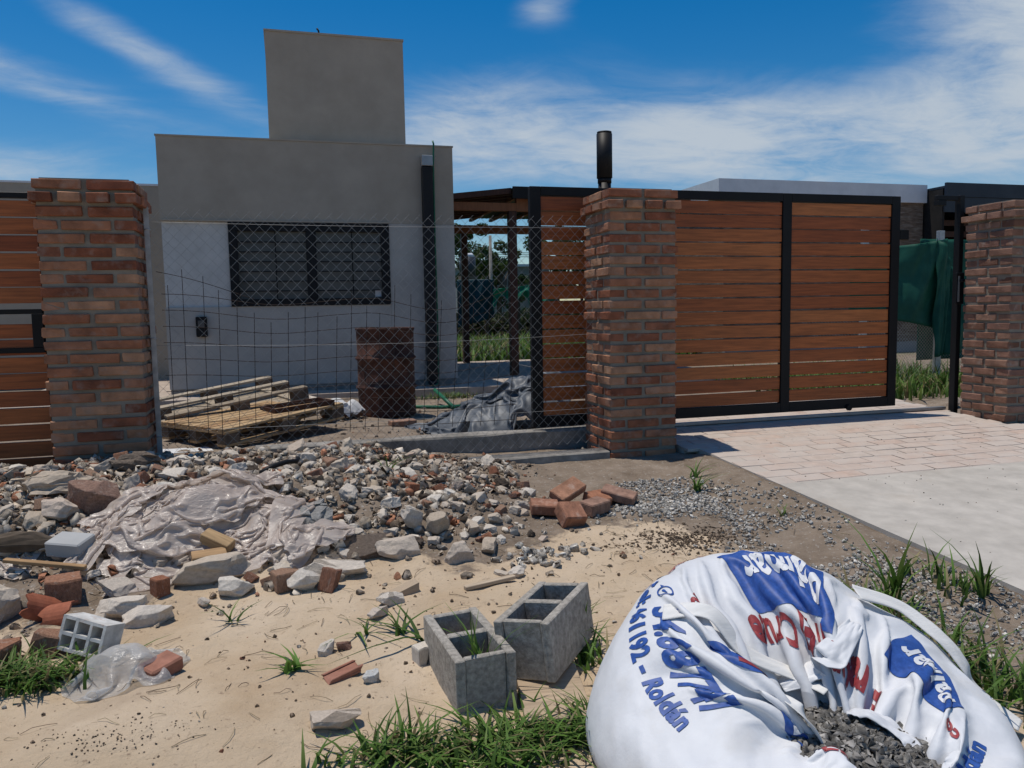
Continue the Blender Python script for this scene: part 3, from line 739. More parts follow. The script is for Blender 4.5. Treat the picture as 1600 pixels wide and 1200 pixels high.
# ------------------------------------------------------------------ cloth solver
def pbd(P, rest, h, iters=260, g=.0006, damp=.93, bend=.25, fric=.6, pin=None, thick=.003, pull=None):
    P = P.copy(); V = np.zeros_like(P); n, mm = P.shape[:2]
    ru, rv = rest
    rd = np.sqrt(ru*ru+rv*rv)
    def con(a, b, L, k):
        d = P[b]-P[a]; l = np.linalg.norm(d, axis=-1, keepdims=True)+1e-9
        c = d*(.5*k*(l-L)/l); P[a] += c; P[b] -= c
    s = slice
    for it in range(iters):
        V *= damp; V[..., 2] -= g; Pold = P.copy(); P += V
        for o in (0, 1):
            e = (n-o)//2*2
            con((s(o, o+e, 2),), (s(o+1, o+e, 2),), ru, .9)
            e = (mm-o)//2*2
            con((s(None), s(o, o+e, 2)), (s(None), s(o+1, o+e, 2)), rv, .9)
        for o in (0, 1):
            e = (n-o)//2*2
            con((s(o, o+e, 2), s(0, -1)), (s(o+1, o+e, 2), s(1, None)), rd, .4)
            con((s(o, o+e, 2), s(1, None)), (s(o+1, o+e, 2), s(0, -1)), rd, .4)
        for o in range(4):
            q = np.arange(o, n-2, 4); con((q,), (q+2,), 2*ru, bend)
            q = np.arange(o, mm-2, 4); con((s(None), q), (s(None), q+2), 2*rv, bend)
        hz_ = h(P[..., 0], P[..., 1])+thick
        c = P[..., 2] < hz_
        P[..., 2] = np.where(c, hz_, P[..., 2])
        P[..., :2] = np.where(c[..., None], Pold[..., :2]+(P[..., :2]-Pold[..., :2])*(1-fric), P[..., :2])
        if pin is not None: P[pin[0]] = pin[1]
        V = P-Pold
    return P
def gridmesh(name, P, mat, smooth=True, closed=False):
    n, mm = P.shape[:2]; idx = np.arange(n*mm).reshape(n, mm)
    if closed: idx = np.concatenate([idx, idx[:1]], 0)
    F = np.stack([idx[:-1, :-1], idx[1:, :-1], idx[1:, 1:], idx[:-1, 1:]], -1).reshape(-1, 4)
    return mesh(name, P.reshape(-1, 3), F, mat, smooth)
def crumple(name, c, size, comp, yaw_, mat, hfun, st=.012, seed=0, amp=.05, iters=220, bend=.2, lift=.05, sub=1, **kw):
    """sheet of real size `size`, pushed together to comp*size, dropped on hfun"""
    n, mm = int(size[0]/st), int(size[1]/st)
    u, v = np.meshgrid(np.linspace(-.5, .5, n), np.linspace(-.5, .5, mm), indexing='ij')
    x = u*size[0]*comp[0]; y = v*size[1]*comp[1]
    x = x+.05*fbm(u*5+seed, v*5, seed+1)*size[0]; y = y+.05*fbm(u*5, v*5+seed, seed+2)*size[1]
    ca, sa = math.cos(yaw_), math.sin(yaw_)
    Xw, Yw = c[0]+x*ca-y*sa, c[1]+x*sa+y*ca
    Zw = hfun(Xw, Yw)+lift+amp*(fbm(u*9+seed*1.3, v*9, seed+5)+.6*fbm(u*22, v*22+seed, seed+9))
    P = pbd(np.stack([Xw, Yw, Zw], -1), (size[0]/(n-1), size[1]/(mm-1)), hfun, iters=iters, bend=bend, **kw)
    o0 = np.array([c[0], c[1], float(hfun(np.array(c[0]), np.array(c[1])))])
    o = link(name, gridmesh(name, P-o0, mat), None, tuple(o0))
    if sub:
        md = o.modifiers.new('smooth', 'SUBSURF'); md.levels = md.render_levels = sub
    return o

# ------------------------------------------------------------------ rubble stones
def hullrock(seed, npt=15, flat=.6, rough=.05, sub=1):
    """angular chunk: a block trimmed by random planes, edges worn, faces roughened"""
    rr = random.Random(seed); bm = bmesh.new()
    add_box(bm, (-.5, -.5*rr.uniform(.7, .95), -.5), (.5, .5*rr.uniform(.7, .95), .5))
    for k in range(max(7, npt-4)):
        nv = Vector((rr.gauss(0, 1), rr.gauss(0, 1), rr.gauss(0, 1))).normalized()
        bmesh.ops.bisect_plane(bm, geom=bm.verts[:]+bm.edges[:]+bm.faces[:], plane_co=nv*rr.uniform(.34, .47), plane_no=nv, clear_outer=True)
        bmesh.ops.holes_fill(bm, edges=[e for e in bm.edges if e.is_boundary])
    bmesh.ops.remove_doubles(bm, verts=bm.verts[:], dist=.06 if sub else .14)
    r = bmesh.ops.convex_hull(bm, input=bm.verts[:])
    bmesh.ops.delete(bm, geom=list({e for e in r['geom_interior'] if isinstance(e, bmesh.types.BMVert)}), context='VERTS')
    if sub:
        bmesh.ops.dissolve_limit(bm, angle_limit=.12, verts=bm.verts[:], edges=bm.edges[:])
        bmesh.ops.bevel(bm, geom=bm.edges[:], offset=.022, segments=1, affect='EDGES')
        bmesh.ops.triangulate(bm, faces=bm.faces[:])
        for _ in range(2): bmesh.ops.subdivide_edges(bm, edges=[e for e in bm.edges if e.calc_length() > .17], cuts=1); bmesh.ops.triangulate(bm, faces=bm.faces[:])
        for v in bm.verts: v.co += mnoise.noise_vector(v.co*5+Vector((seed*3.1, 0, 0)))*rough
    for v in bm.verts: v.co.z *= flat
    bmesh.ops.triangulate(bm, faces=bm.faces[:])
    bmesh.ops.recalc_face_normals(bm, faces=bm.faces[:])
    return bm
def settle(o, frac=.22):
    """lower or raise a stone until its underside is bedded into the ground"""
    mw = o.rotation_euler.to_matrix() @ Matrix.Diagonal(o.scale)
    P = np.array([(mw @ v.co)[:] for v in o.data.vertices]); zl, zh = P[:, 2].min(), P[:, 2].max()
    low = P[P[:, 2] < zl+(zh-zl)*.45]
    g = float(np.mean(terrain(low[:, 0]+o.location.x, low[:, 1]+o.location.y)))
    o.location.z = g-zl-(zh-zl)*frac
def rockmesh(seed, mat, **k): return bm_mesh('stone', hullrock(seed, **k), MATS[mat])
ROCKC = [rockmesh(i, 'rubble_concrete', flat=random.uniform(.45, .8)) for i in range(12)]
def brickbit(seed, mat):
    rr = random.Random(seed); bm = bmesh.new()
    a, b, c = rr.uniform(.35, .5), rr.uniform(.28, .4), rr.uniform(.15, .2)
    add_box(bm, (-a, -b, -c), (a, b, c))
    nrm = Vector((rr.uniform(.5, 1), rr.uniform(-.6, .6), rr.uniform(-.4, .4))).normalized()
    res = bmesh.ops.bisect_plane(bm, geom=bm.verts[:]+bm.edges[:]+bm.faces[:], plane_co=nrm*rr.uniform(.1, .25), plane_no=nrm, clear_outer=True)
    bmesh.ops.holes_fill(bm, edges=bm.edges[:])
    bmesh.ops.bevel(bm, geom=bm.edges[:], offset=.025, segments=1, affect='EDGES')
    bmesh.ops.triangulate(bm, faces=bm.faces[:])
    bmesh.ops.subdivide_edges(bm, edges=[e for e in bm.edges if e.calc_length() > .3], cuts=1)
    for v in bm.verts: v.co += mnoise.noise_vector(v.co*5+Vector((seed*2.3, 0, 0)))*.03
    bmesh.ops.recalc_face_normals(bm, faces=bm.faces[:])
    return bm_mesh('brick_piece', bm, MATS[mat])
ROCKB = [brickbit(i, 'rubble_brick') for i in range(8)]
ROCKD = [rockmesh(50+i, 'rubble_clod', flat=.7, rough=.12, npt=18) for i in range(5)]

def stone(name, me, x, y, size, rot=None, sink=.25, z=None, scale=None):
    rz = random.uniform(0, 2*PI)
    rot = rot or (random.uniform(-.5, .5), random.uniform(-.5, .5), rz)
    zz = (tz(x, y) if z is None else z)+size*(.28-sink*.4)
    o = link(name, me, None, (x, y, zz), rot, scale or size); settle(o, .25); return o

# hero pieces: (x, y, size xyz, mesh kind, label)
placed = []
def hero(name, me, x, y, sx, sy, sz, rz, label, cat, dz=0, tilt=(0, 0)):
    o = link(name, me, None, (x, y, 0), (tilt[0], tilt[1], rz), (sx, sy, sz*1.25)); T(o, label, cat); placed.append((x, y, max(sx, sy)*.5)); settle(o, .18); o.location.z += dz; return o
RL = lambda s, mat='rubble_concrete', **k: bm_mesh('stone', hullrock(s, **k), MATS[mat])
hero('concrete_lump', RL(101, 'rubble_concrete', rough=.16, npt=22), -1.10, 4.17, 0.279, 0.213, 0.180, .3, 'large rough grey concrete lump in front of the slatted panel', 'rubble')
hero('concrete_lump', RL(102, 'rubble_clod', rough=.15, npt=22), -.80, 4.52, 0.279, 0.180, 0.148, 0, 'dirty crusted concrete lump at the foot of the pillar by the slatted panel', 'rubble')
hero('plaster_block', RL(103, 'rubble_brick', npt=9, rough=.04), -.90, 4.02, 0.197, 0.164, 0.164, .5, 'pinkish plastered masonry block between lumps and plastic sheeting', 'rubble', .02, (.35, 0))
hero('pale_stone', RL(104, npt=14), -1.02, 3.93, 0.156, 0.123, 0.139, .2, 'pale rounded stone left of the plastic sheeting', 'stone')
hero('broken_brick', ROCKB[0], -.87, 3.385, 0.180, 0.156, 0.246, .25, 'thick brown broken brick above the orange roof tile shards', 'brick', .0)
hero('grey_stone', RL(105, npt=12), -1.10, 3.29, 0.180, 0.164, 0.197, .8, 'tall grey-brown stone beside the orange roof tile shards', 'stone')
hero('flat_stone', RL(106, npt=12, flat=.5), -.545, 3.14, 0.180, 0.107, 0.131, .2, 'flat split grey stone at the sand edge by the hollow block', 'stone')
hero('flat_stone', RL(107, npt=12, flat=.5), -.66, 3.21, 0.180, 0.131, 0.131, -.3, 'flat grey-brown stone beside the split stone at the sand edge', 'stone')
hero('grey_stone', RL(108, npt=13), -.73, 3.06, 0.148, 0.115, 0.115, 1, 'purplish grey stone just above the limewashed hollow block', 'stone')
hero('broken_brick', ROCKB[1], -.53, 3.36, 0.098, 0.082, 0.164, .6, 'small red half brick below the plastic sheeting', 'brick')
hero('long_stone', RL(110, 'rubble_concrete', npt=14, flat=.6), -.33, 3.44, 0.328, 0.131, 0.164, .15, 'long beige stone lying under the front edge of the plastic sheeting', 'stone', -.01)
hero('pale_stone', RL(111, npt=14), -.24, 3.29, 0.139, 0.098, 0.115, 0, 'cream white stone at the sand edge under the plastic sheeting', 'stone')
hero('broken_brick', ROCKB[2], -.04, 3.28, 0.123, 0.090, 0.213, .4, 'red and grey half brick at the sand edge', 'brick')
hero('broken_brick', ROCKB[3], .13, 3.24, 0.107, 0.098, 0.230, 1.2, 'upright red-brown broken brick with mortar at the sand edge', 'brick', 0, (.2, .3))
hero('grey_stone', RL(112, npt=14), .03, 3.25, 0.148, 0.115, 0.148, 0, 'white and grey stone between two broken bricks at the sand edge', 'stone')
hero('cement_lump', RL(113, 'cement_lump', npt=26, rough=.17), .06, 3.70, 0.295, 0.246, 0.213, .4, 'large crumbly grey lump of hardened cement right of the plastic sheeting', 'rubble', -.03)
hero('concrete_slab', RL(114, 'rubble_clod', npt=16, flat=.25, rough=.03), .33, 3.52, 0.262, 0.213, 0.180, .2, 'flat brown slab of broken floor in the middle of the heap', 'rubble', 0, (.35, 0))
hero('concrete_slab', RL(115, npt=16, flat=.25, rough=.04), .16, 3.36, 0.246, 0.131, 0.164, -.1, 'flat beige slab half buried below the brown slab', 'rubble', 0, (.25, 0))
hero('concrete_chunk', RL(116, npt=12, flat=.6), .44, 3.45, 0.187, 0.094, 0.125, .3, 'elongated pale concrete chunk right of the brown slab', 'rubble')
hero('concrete_chunk', RL(117, npt=10, flat=.6), .545, 3.68, 0.125, 0.078, 0.117, .6, 'pale angular concrete chunk leaning over a dark hollow', 'rubble', .02, (0, .4))
hero('concrete_chunk', RL(118, npt=10, flat=.6), .655, 3.63, 0.133, 0.101, 0.125, -.5, 'pale wedge-shaped concrete chunk right of the dark hollow', 'rubble', .02, (.3, -.3))
hero('concrete_chunk', RL(119, npt=10, flat=.6), .70, 3.36, 0.125, 0.094, 0.125, .2, 'pale blocky concrete chunk low on the sand side of the heap', 'rubble')
hero('concrete_chunk', RL(120, npt=10, flat=.5), .86, 3.45, 0.117, 0.078, 0.094, 1.2, 'pale flat concrete chunk low at the end of the heap', 'rubble')
hero('wood_wedge', bm_mesh('wood_wedge', (lambda bm: (add_box(bm, (-.5, -.5, 0), (.5, .5, 1)), [setattr(v.co, 'z', .15) for v in bm.verts if v.co.x < 0 and v.co.z > .5], bm)[-1])(bmesh.new()), MATS['plank']), .39, 3.09, .16, .06, .05, .15, 'small wedge of pale timber on the sand at the heap edge', 'wood', -.01)
hero('grey_stone', RL(121, npt=12, flat=.5), .345, 3.0, 0.107, 0.066, 0.082, .2, 'small flat grey stone below the timber wedge', 'stone')
hero('grey_stone', RL(122, npt=12, flat=.5), .29, 2.91, 0.098, 0.049, 0.074, .7, 'thin reddish stone on the sand below the timber wedge', 'stone')
hero('white_pebble', RL(123, 'limewash', npt=16), .207, 2.41, .055, .045, .06, .2, 'small bright white stone beside the red tile channel', 'stone')
hero('grey_stone', RL(124, npt=12, flat=.5), .09, 2.19, 0.139, 0.078, 0.082, .1, 'jagged purplish grey stone on the sand above the grass', 'stone')
hero('grey_stone', RL(125, npt=12), .085, 2.66, 0.070, 0.049, 0.061, 1.1, 'small grey oval stone on the open sand', 'stone')
hero('grey_stone', RL(126, 'rubble_brick', npt=12), .145, 2.68, 0.049, 0.041, 0.049, .1, 'small pinkish stone beside the grey oval stone on the sand', 'stone')

# little brick pile beside the heap
BM_ = boxme('brick', (-.12, -.058, -.028), (.12, .058, .028), MATS['rubble_brick'], .006)
BH_ = brickbit(31, 'rubble_brick')
for x, y, dz, rot, sc, lab in ((1.37, 3.72, .055, (.55, .1, .15), (.52, 1.08, 1.45), 'thick tan brick propped at the front of the small brick pile'),
                              (1.28, 3.88, .045, (.2, .1, -.2), (.62, .85, 1.0), 'orange broken brick at the side of the small brick pile'),
                              (1.55, 3.84, .045, (.1, .0, .55), (.68, .85, 1.2), 'pinkish brick lying behind the tan brick in the small pile'),
                              (1.45, 3.98, .10, (.45, -.25, .5), (.85, .88, .9), 'brown brick tilted on top of the small brick pile'),
                              (1.75, 3.97, .045, (.2, .2, -.65), (.8, .85, .9), 'grey mortared brick at the far end of the small brick pile'),
                              (1.62, 3.97, .04, (.3, 0, .3), (.5, 1, 1), 'half brick wedged in the middle of the small brick pile')):
    T(link('brick', BM_, None, (x, y, tz(x, y)+dz), rot, sc), lab, 'brick'); placed.append((x, y, .1))

# fired clay pieces, foam block, sticks, hollow block
def channel(name, L, W, H, t, mat):
    bm = bmesh.new(); add_box(bm, (-L/2, -W/2, 0), (L/2, W/2, t), .002); add_box(bm, (-L/2, -W/2, t*.98), (L/2, -W/2+t, H), .002); add_box(bm, (-L/2, W/2-t, t*.98), (L/2, W/2, H*.7), .002)
    for v in bm.verts: v.co.x += .012*math.sin(v.co.y*60+v.co.z*80)
    return bm_mesh(name, bm, MATS[mat])
o = T(link('tile_channel', channel('tile_channel', .125, .065, .022, .009, 'clay_dull'), None, (.126, 2.48, tz(.126, 2.48)+.0), (.05, -.05, .55)), 'broken red clay channel piece lying on the sand', 'tile')
def tileshard(seed):
    V, F = [], []; rr = random.Random(seed); n = 10
    for i in range(n):
        a = -1.1+2.2*i/(n-1); l = .09+rr.uniform(-.02, .03)
        for k, (r, x) in enumerate(((.075, -l), (.075, l*.8), (.087, l*.8), (.087, -l))): V.append((x, r*math.sin(a), r*math.cos(a)-.05))
    for i in range(n-1):
        for k in range(4): F.append([i*4+k, (i+1)*4+k, (i+1)*4+(k+1) % 4, i*4+(k+1) % 4])
    F += [[0, 1, 2, 3], [(n-1)*4+k for k in (3, 2, 1, 0)]]
    return mesh('tile_shard', V, F, MATS['clay'], False)
T(link('tile_shard', tileshard(1), None, (-.93, 3.24, tz(-.93, 3.24)+.04), (1.0, .5, .5), .66), 'curved orange roof tile shard standing among the stones', 'tile')
T(link('tile_shard', tileshard(2), None, (-.86, 3.19, tz(-.86, 3.19)+.03), (.7, -.2, -.4), .66), 'curved orange roof tile shard lying in front of the standing shard', 'tile')
fb = boxme('foam_block', (-.08, -.058, -.034), (.08, .058, .034), MATS['foam'], .006)
T(link('foam_block', fb, None, (-.93, 3.68, tz(-.93, 3.68)+.06), (.18, .05, -.42)), 'clean light grey foam block lying on the rubble beside the plastic sheeting', 'block')
stk = boxme('stick', (-.17, -.012, -.008), (.17, .012, .008), MATS['pallet_new'], .002)
T(link('stick', stk, None, (-1.0, 3.56, tz(-1.0, 3.56)+.055), (.1, .10, -.30)), 'long splintered timber lath just below the foam block', 'stick')
stk2 = boxme('stick', (-.115, -.014, -.008), (.115, .014, .008), MATS['plank'], .002)
T(link('stick', stk2, None, (.765, 3.05, tz(.765, 3.05)+.012), (0, -.03, .22)), 'short pale timber lath lying alone on the sand', 'stick')
log = bm_mesh('log', hullrock(77, npt=20, flat=.6, rough=.05), MATS['bark'])
T(link('timber_offcut', log, None, (-1.12, 3.72, tz(-1.12, 3.72)+.05), (0, .1, .1), (.34, .12, .16)), 'dirty brown timber offcut beside the foam block', 'wood')
for k, (x, y, lab) in enumerate(((-.33, 3.58, 'square timber offcut poking out of the plastic sheeting'), (-.36, 3.50, 'pale timber offcut lying under the plastic sheeting edge'))):
    T(link('timber_offcut', boxme('timber_offcut', (-.07, -.03, -.025), (.07, .03, .025), MATS['pallet_new'], .003), None, (x, y, tz(x, y)+.05+.02*(1-k)), (.3, .35*(1-k), -.5+k*.7)), lab, 'wood')
def hollow_block(L, W, H, t, nx_, nz_, mat, name):
    bm = bmesh.new()
    xs = np.linspace(-W/2, W/2, nx_+1); zs = np.linspace(0, H, nz_+1)
    for i, x in enumerate(xs): add_box(bm, (-L/2, (x if i == 0 else (x-t/2 if i < nx_ else x-t)), 0), (L/2, (x+t if i == 0 else (x+t/2 if i < nx_ else x)), H))
    for i, z in enumerate(zs):
        z0 = z if i == 0 else (z-t/2 if i < nz_ else z-t)
        for j in range(nx_):
            a = xs[j]+(t if j == 0 else t/2)+.0003; b = xs[j+1]-(t if j == nx_-1 else t/2)-.0003
            add_box(bm, (-L/2+.0004, a, z0), (L/2-.0004, b, z0+t))
    for v in bm.verts: v.co += mnoise.noise_vector(v.co*12)*.003
    return bm_mesh(name, bm, MATS[mat])
hb_ = hollow_block(.09, .175, .115, .011, 3, 2, 'limewash', 'hollow_block')
T(link('hollow_block', hb_, None, (-.71, 2.90, tz(-.71, 2.90)+.01), (.15, .28, R(62))), 'whitewashed hollow clay block fragment with open cells on the sand', 'block')
T(link('red_brick', boxme('red_brick', (-.058, -.042, -.024), (.058, .042, .024), MATS['clay_dull'], .006), None, (-.445, 2.70, tz(-.445, 2.70)+.024), (.1, -.1, .75)), 'solid red brick lying on the sand beside the clear plastic bag', 'brick')
T(link('broken_brick', ROCKB[4], None, (-.97, 2.86, tz(-.97, 2.86)+.03), (.1, .1, .4), (.2, .15, .25)), 'pale red brick half hidden in the grass clump', 'brick')
T(link('broken_brick', ROCKB[5], None, (-.83, 2.98, tz(-.83, 2.98)+.03), (.3, .1, 1.4), (.16, .12, .2)), 'small orange brick piece behind the grass clump', 'brick')

# ------------------------------------------------------------------ cinder blocks and plank
def cinder():
    bm = bmesh.new(); W, L, H, t = .19, .39, .19, .03
    V = []; outer = [(-W/2, -L/2), (W/2, -L/2), (W/2, L/2), (-W/2, L/2)]
    def cell(y0, y1): return [(-W/2+t, y0), (W/2-t, y0), (W/2-t, y1), (-W/2+t, y1)]
    cells = [cell(-L/2+t, -t/2), cell(t/2, L/2-t)]
    add_box(bm, (-W/2, -L/2, 0), (-W/2+t, L/2, H)); add_box(bm, (W/2-t, -L/2, 0), (W/2, L/2, H))
    e = .0002
    # end walls with a shallow groove, middle web
    for s in (-1, 1):
        y0, y1 = sorted((s*L/2, s*(L/2-t)))
        add_box(bm, (-W/2+t+e, y0+(.008 if s < 0 else 0), e), (W/2-t-e, y1-(.008 if s > 0 else 0), H-e))
    add_box(bm, (-W/2+t+e, -t/2, e), (W/2-t-e, t/2, H-e))
    es = [ed for ed in bm.edges]
    bmesh.ops.bevel(bm, geom=es, offset=.0035, segments=1, affect='EDGES')
    for v in bm.verts: v.co += mnoise.noise_vector(v.co*30)*.0016
    return bm_mesh('cinder_block', bm, MATS['cinder'])
cme = cinder()
T(link('cinder_block', cme, None, (.517, 2.371, -.185), (0, R(-.9), .079)), 'grey concrete hollow block with grass growing through its cells', 'block')
T(link('cinder_block', cme, None, (.804, 2.399, -.128), (.004, -.118, -.698)), 'grey concrete hollow block tilted on a wooden board', 'block')
T(link('wooden_board', boxme('wooden_board', (-.10, -.19, 0), (.10, .19, .024), MATS['plank'], .002), None, (.745, 2.225, -.158), (.05, -.02, -.18)), 'short weathered wooden board under the tilted hollow block', 'board')
T(link('block_piece', brickbit(44, 'rubble_concrete'), None, (.40, 2.52, tz(.40, 2.52)+.02), (0, 0, .4), (.09, .07, .2)), 'small grey block fragment behind the grassy hollow block', 'block')

# ------------------------------------------------------------------ scattered rubble individuals and bits
def far_from(x, y, r): return all((x-a)**2+(y-b)**2 > (.75*(r+c))**2 for a, b, c in placed)
cnt = 0; tries = 0
LMK = [(-.45, 3.85, 'around the large plastic sheet'), (-.06, 3.55, 'beside the bunched plastic and cement lump'), (-.95, 3.55, 'near the grey foam block'), (-.95, 3.2, 'near the orange roof tile shards'),
       (-1.0, 4.25, 'by the rough concrete lumps'), (-.35, 4.5, 'behind the plastic sheeting under the fence'), (-.25, 3.3, 'at the sand edge below the plastic sheeting'), (.33, 3.5, 'around the flat brown slab'),
       (.62, 3.65, 'around the dark hollow in the heap'), (.45, 4.1, 'around the dry weed tuft on the heap'), (.6, 4.6, 'next to the footing beam'), (1.0, 4.1, 'on the thin end of the heap'), (1.25, 3.8, 'next to the small brick pile'),
       (.85, 3.35, 'on the low sandy end of the heap'), (-1.5, 3.9, 'below the slatted wooden panel')]
while cnt < 285 and tries < 9000:
    tries += 1
    x = random.uniform(-1.75, 1.35); y = random.uniform(3.12, 4.85)
    h = float(heapm(x, y))
    if h < .006 and random.random() > .10: continue
    big = cnt < 75
    s = random.uniform(.075, .125) if big else random.uniform(.045, .08)
    if x > .3 and big: s *= .8
    if not far_from(x, y, s*.5): continue
    if abs(x+.35) < .5 and 3.5 < y < 4.05 and s > .07: continue
    k = random.random()
    if k < .68: me, nm, lab, cat = random.choice(ROCKC), 'concrete_chunk', 'pale grey broken concrete or mortar chunk in the rubble heap', 'rubble'
    elif k < .88: me, nm, lab, cat = random.choice(ROCKB), 'brick_piece', 'reddish broken brick piece in the rubble heap', 'rubble'
    else: me, nm, lab, cat = random.choice(ROCKD), 'dirt_clod', 'dark brown dirt-covered clod in the rubble heap', 'rubble'
    sc = (s*random.uniform(.9, 1.3), s*random.uniform(.8, 1.1), s*random.uniform(.8, 1.2)*(1.4 if nm == 'brick_piece' else 1))
    o = stone(nm, me, x, y, s, scale=sc, sink=.3)
    lm = min(LMK, key=lambda q: (q[0]-x)**2+(q[1]-y)**2)[2]; szw = 'large' if s > .095 else ('fist-sized' if s > .06 else 'small')
    lab = szw+' '+{'concrete_chunk': 'pale broken concrete chunk', 'brick_piece': 'reddish broken brick piece', 'dirt_clod': 'brown dirt-covered clod'}[nm]+' '+lm
    T(o, lab, cat, {'concrete_chunk': 'concrete chunks of the rubble heap', 'brick_piece': 'brick pieces of the rubble heap', 'dirt_clod': 'dirt clods of the rubble heap'}[nm])
    placed.append((x, y, s*.45)); cnt += 1

LOW = []
for i in range(10):
    bm = hullrock(200+i, npt=11, flat=random.uniform(.5, .9), sub=0); bm.verts.ensure_lookup_table()
    bm.verts.index_update(); LOW.append((np.array([v.co[:] for v in bm.verts]), np.array([[v.index for v in f.verts] for f in bm.faces])))
    bm.free()
def scatter(name, pts, sizes, cols, mat, label, cat, sink=.15, zf=None, kind='stuff'):
    Vs, Fs, Cs = [], [], []; b = 0
    for (x, y, z), s, c in zip(pts, sizes, cols):
        v, f = LOW[int(RNG.integers(len(LOW)))]
        a, bb, cc = RNG.uniform(0, 2*PI), RNG.normal(0, .5), RNG.normal(0, .5)
        ca, sa = math.cos(a), math.sin(a); cb, sb = math.cos(bb), math.sin(bb); cg, sg = math.cos(cc), math.sin(cc)
        Rm = np.array([[ca, -sa, 0], [sa, ca, 0], [0, 0, 1]]) @ np.array([[1, 0, 0], [0, cb, -sb], [0, sb, cb]]) @ np.array([[cg, 0, sg], [0, 1, 0], [-sg, 0, cg]])
        w = (v*s*RNG.uniform(.8, 1.25, 3)) @ Rm.T + np.array([x, y, z+s*(.3-sink)])
        Vs.append(w); Fs.append(f+b); b += len(v); Cs.append(np.tile(c, (len(v), 1)))
    o = link(name, mesh(name, np.concatenate(Vs), np.concatenate(Fs), MATS[mat], False, np.concatenate(Cs)))
    o['kind'] = kind; o['label'] = label; o['category'] = cat; return o
def palette(n, pal, w):
    pal = np.array(pal); k = RNG.choice(len(pal), n, p=np.array(w)/sum(w)); return pal[k]*RNG.uniform(.75, 1.2, (n, 1))
# rubble fines over the heap
N = 8500
x = RNG.uniform(-2.1, 1.6, N*2); y = RNG.uniform(3.05, 5.0, N*2); h = heapm(x, y)
keep = RNG.uniform(0, 1, N*2) < np.clip(h*9+.04, 0, 1); x, y = x[keep][:N], y[keep][:N]; n = len(x)
scatter('rubble_fines', np.stack([x, y, terrain(x, y)], -1), .008+.042*RNG.power(.5, n)**2.2, palette(n, [(.47, .39, .305), (.57, .50, .415), (.31, .235, .17), (.42, .21, .13), (.40, .32, .245)], [4, 4, 2, .9, 3]), 'bits', 'small stones, mortar crumbs and dirt covering the rubble heap', 'rubble')
N = 1100
x = RNG.uniform(-1.9, 1.35, N*2); y = RNG.uniform(3.2, 4.9, N*2); h = heapm(x, y)
keep = RNG.uniform(0, 1, N*2) < np.clip(h*8, 0, 1); x, y = x[keep][:N], y[keep][:N]; n = len(x)
scatter('mortar_chips', np.stack([x, y, terrain(x, y)], -1), RNG.uniform(.035, .062, n), palette(n, [(.50, .42, .33), (.60, .53, .44), (.33, .25, .18), (.42, .19, .11)], [4, 4, 1.5, 1]), 'bits', 'flat mortar chips and brick splinters lying between the larger chunks of the heap', 'rubble')
# gravel strip along the driveway
N = 5200
u = RNG.uniform(0, 1, N); y = 2.0+2.35*u; wdt = np.interp(y, [2, 2.6, 3.1, 3.6, 4.35], [.55, .75, .65, .75, .25]); cx = np.interp(y, [2, 2.6, 3.1, 3.6, 4.35], [2.45, 2.40, 2.42, 2.25, 2.1])
x = cx+RNG.normal(0, .42, N)*wdt; ok = (x < 2.735) & (x > 1.62) & (RNG.uniform(-.35, .35, N) < fbm(x*2.6, y*2.6, 501, 3)*1.6+.02+.25*(y < 2.9)); x, y = x[ok], y[ok]; n = len(x)
scatter('gravel_strip', np.stack([x, y, terrain(x, y)], -1), RNG.uniform(.007, .022, n), palette(n, [(.54, .51, .46), (.43, .40, .355), (.62, .59, .54), (.33, .28, .23)], [4, 3, 2, 1]), 'bits', 'white and grey crushed gravel strewn along the driveway edge', 'gravel')
N = 700
x = RNG.normal(1.95, .22, N); y = RNG.normal(3.86, .10, N); n = N
scatter('gravel_spill', np.stack([x, y, terrain(x, y)], -1), RNG.uniform(.008, .026, n), palette(n, [(.58, .55, .50), (.47, .44, .39)], [2, 1]), 'bits', 'small spill of white gravel beside the brick pile', 'gravel')
# crumbs on the sand and dirt
N = 1500
x = RNG.uniform(-1.6, 2.2, N); y = RNG.uniform(1.7, 4.6, N); ok = heapm(x, y) < .01; x, y = x[ok], y[ok]; n = len(x)
scatter('sand_crumbs', np.stack([x, y, terrain(x, y)], -1), .004+.013*RNG.power(.5, n)**2, palette(n, [(.22, .16, .11), (.33, .26, .2), (.40, .37, .33), (.30, .14, .09)], [4, 3, 1, .6]), 'bits', 'crumbs of dirt and tiny pebbles scattered over the sand', 'pebbles')
N = 1400
x = RNG.uniform(-1.4, 2.6, N); y = RNG.uniform(5.1, 9.4, N); n = N
scatter('yard_debris', np.stack([x, y, terrain(x, y)], -1), .008+.03*RNG.power(.5, n)**2, palette(n, [(.22, .17, .13), (.36, .32, .27), (.33, .16, .1)], [4, 3, 1]), 'bits', 'small stones and debris on the bare yard soil before the house', 'debris')
N = 260
x = RNG.uniform(2.9, 5.4, N); y = RNG.uniform(2.4, 5.2, N); n = N
scatter('driveway_grit', np.stack([x, y, dzf(y)], -1), RNG.uniform(.003, .009, n)*1.0, palette(n, [(.2, .17, .14), (.45, .43, .4), (.3, .15, .1)], [3, 3, 1]), 'bits', 'bits of grit and dry crumbs on the driveway', 'grit')

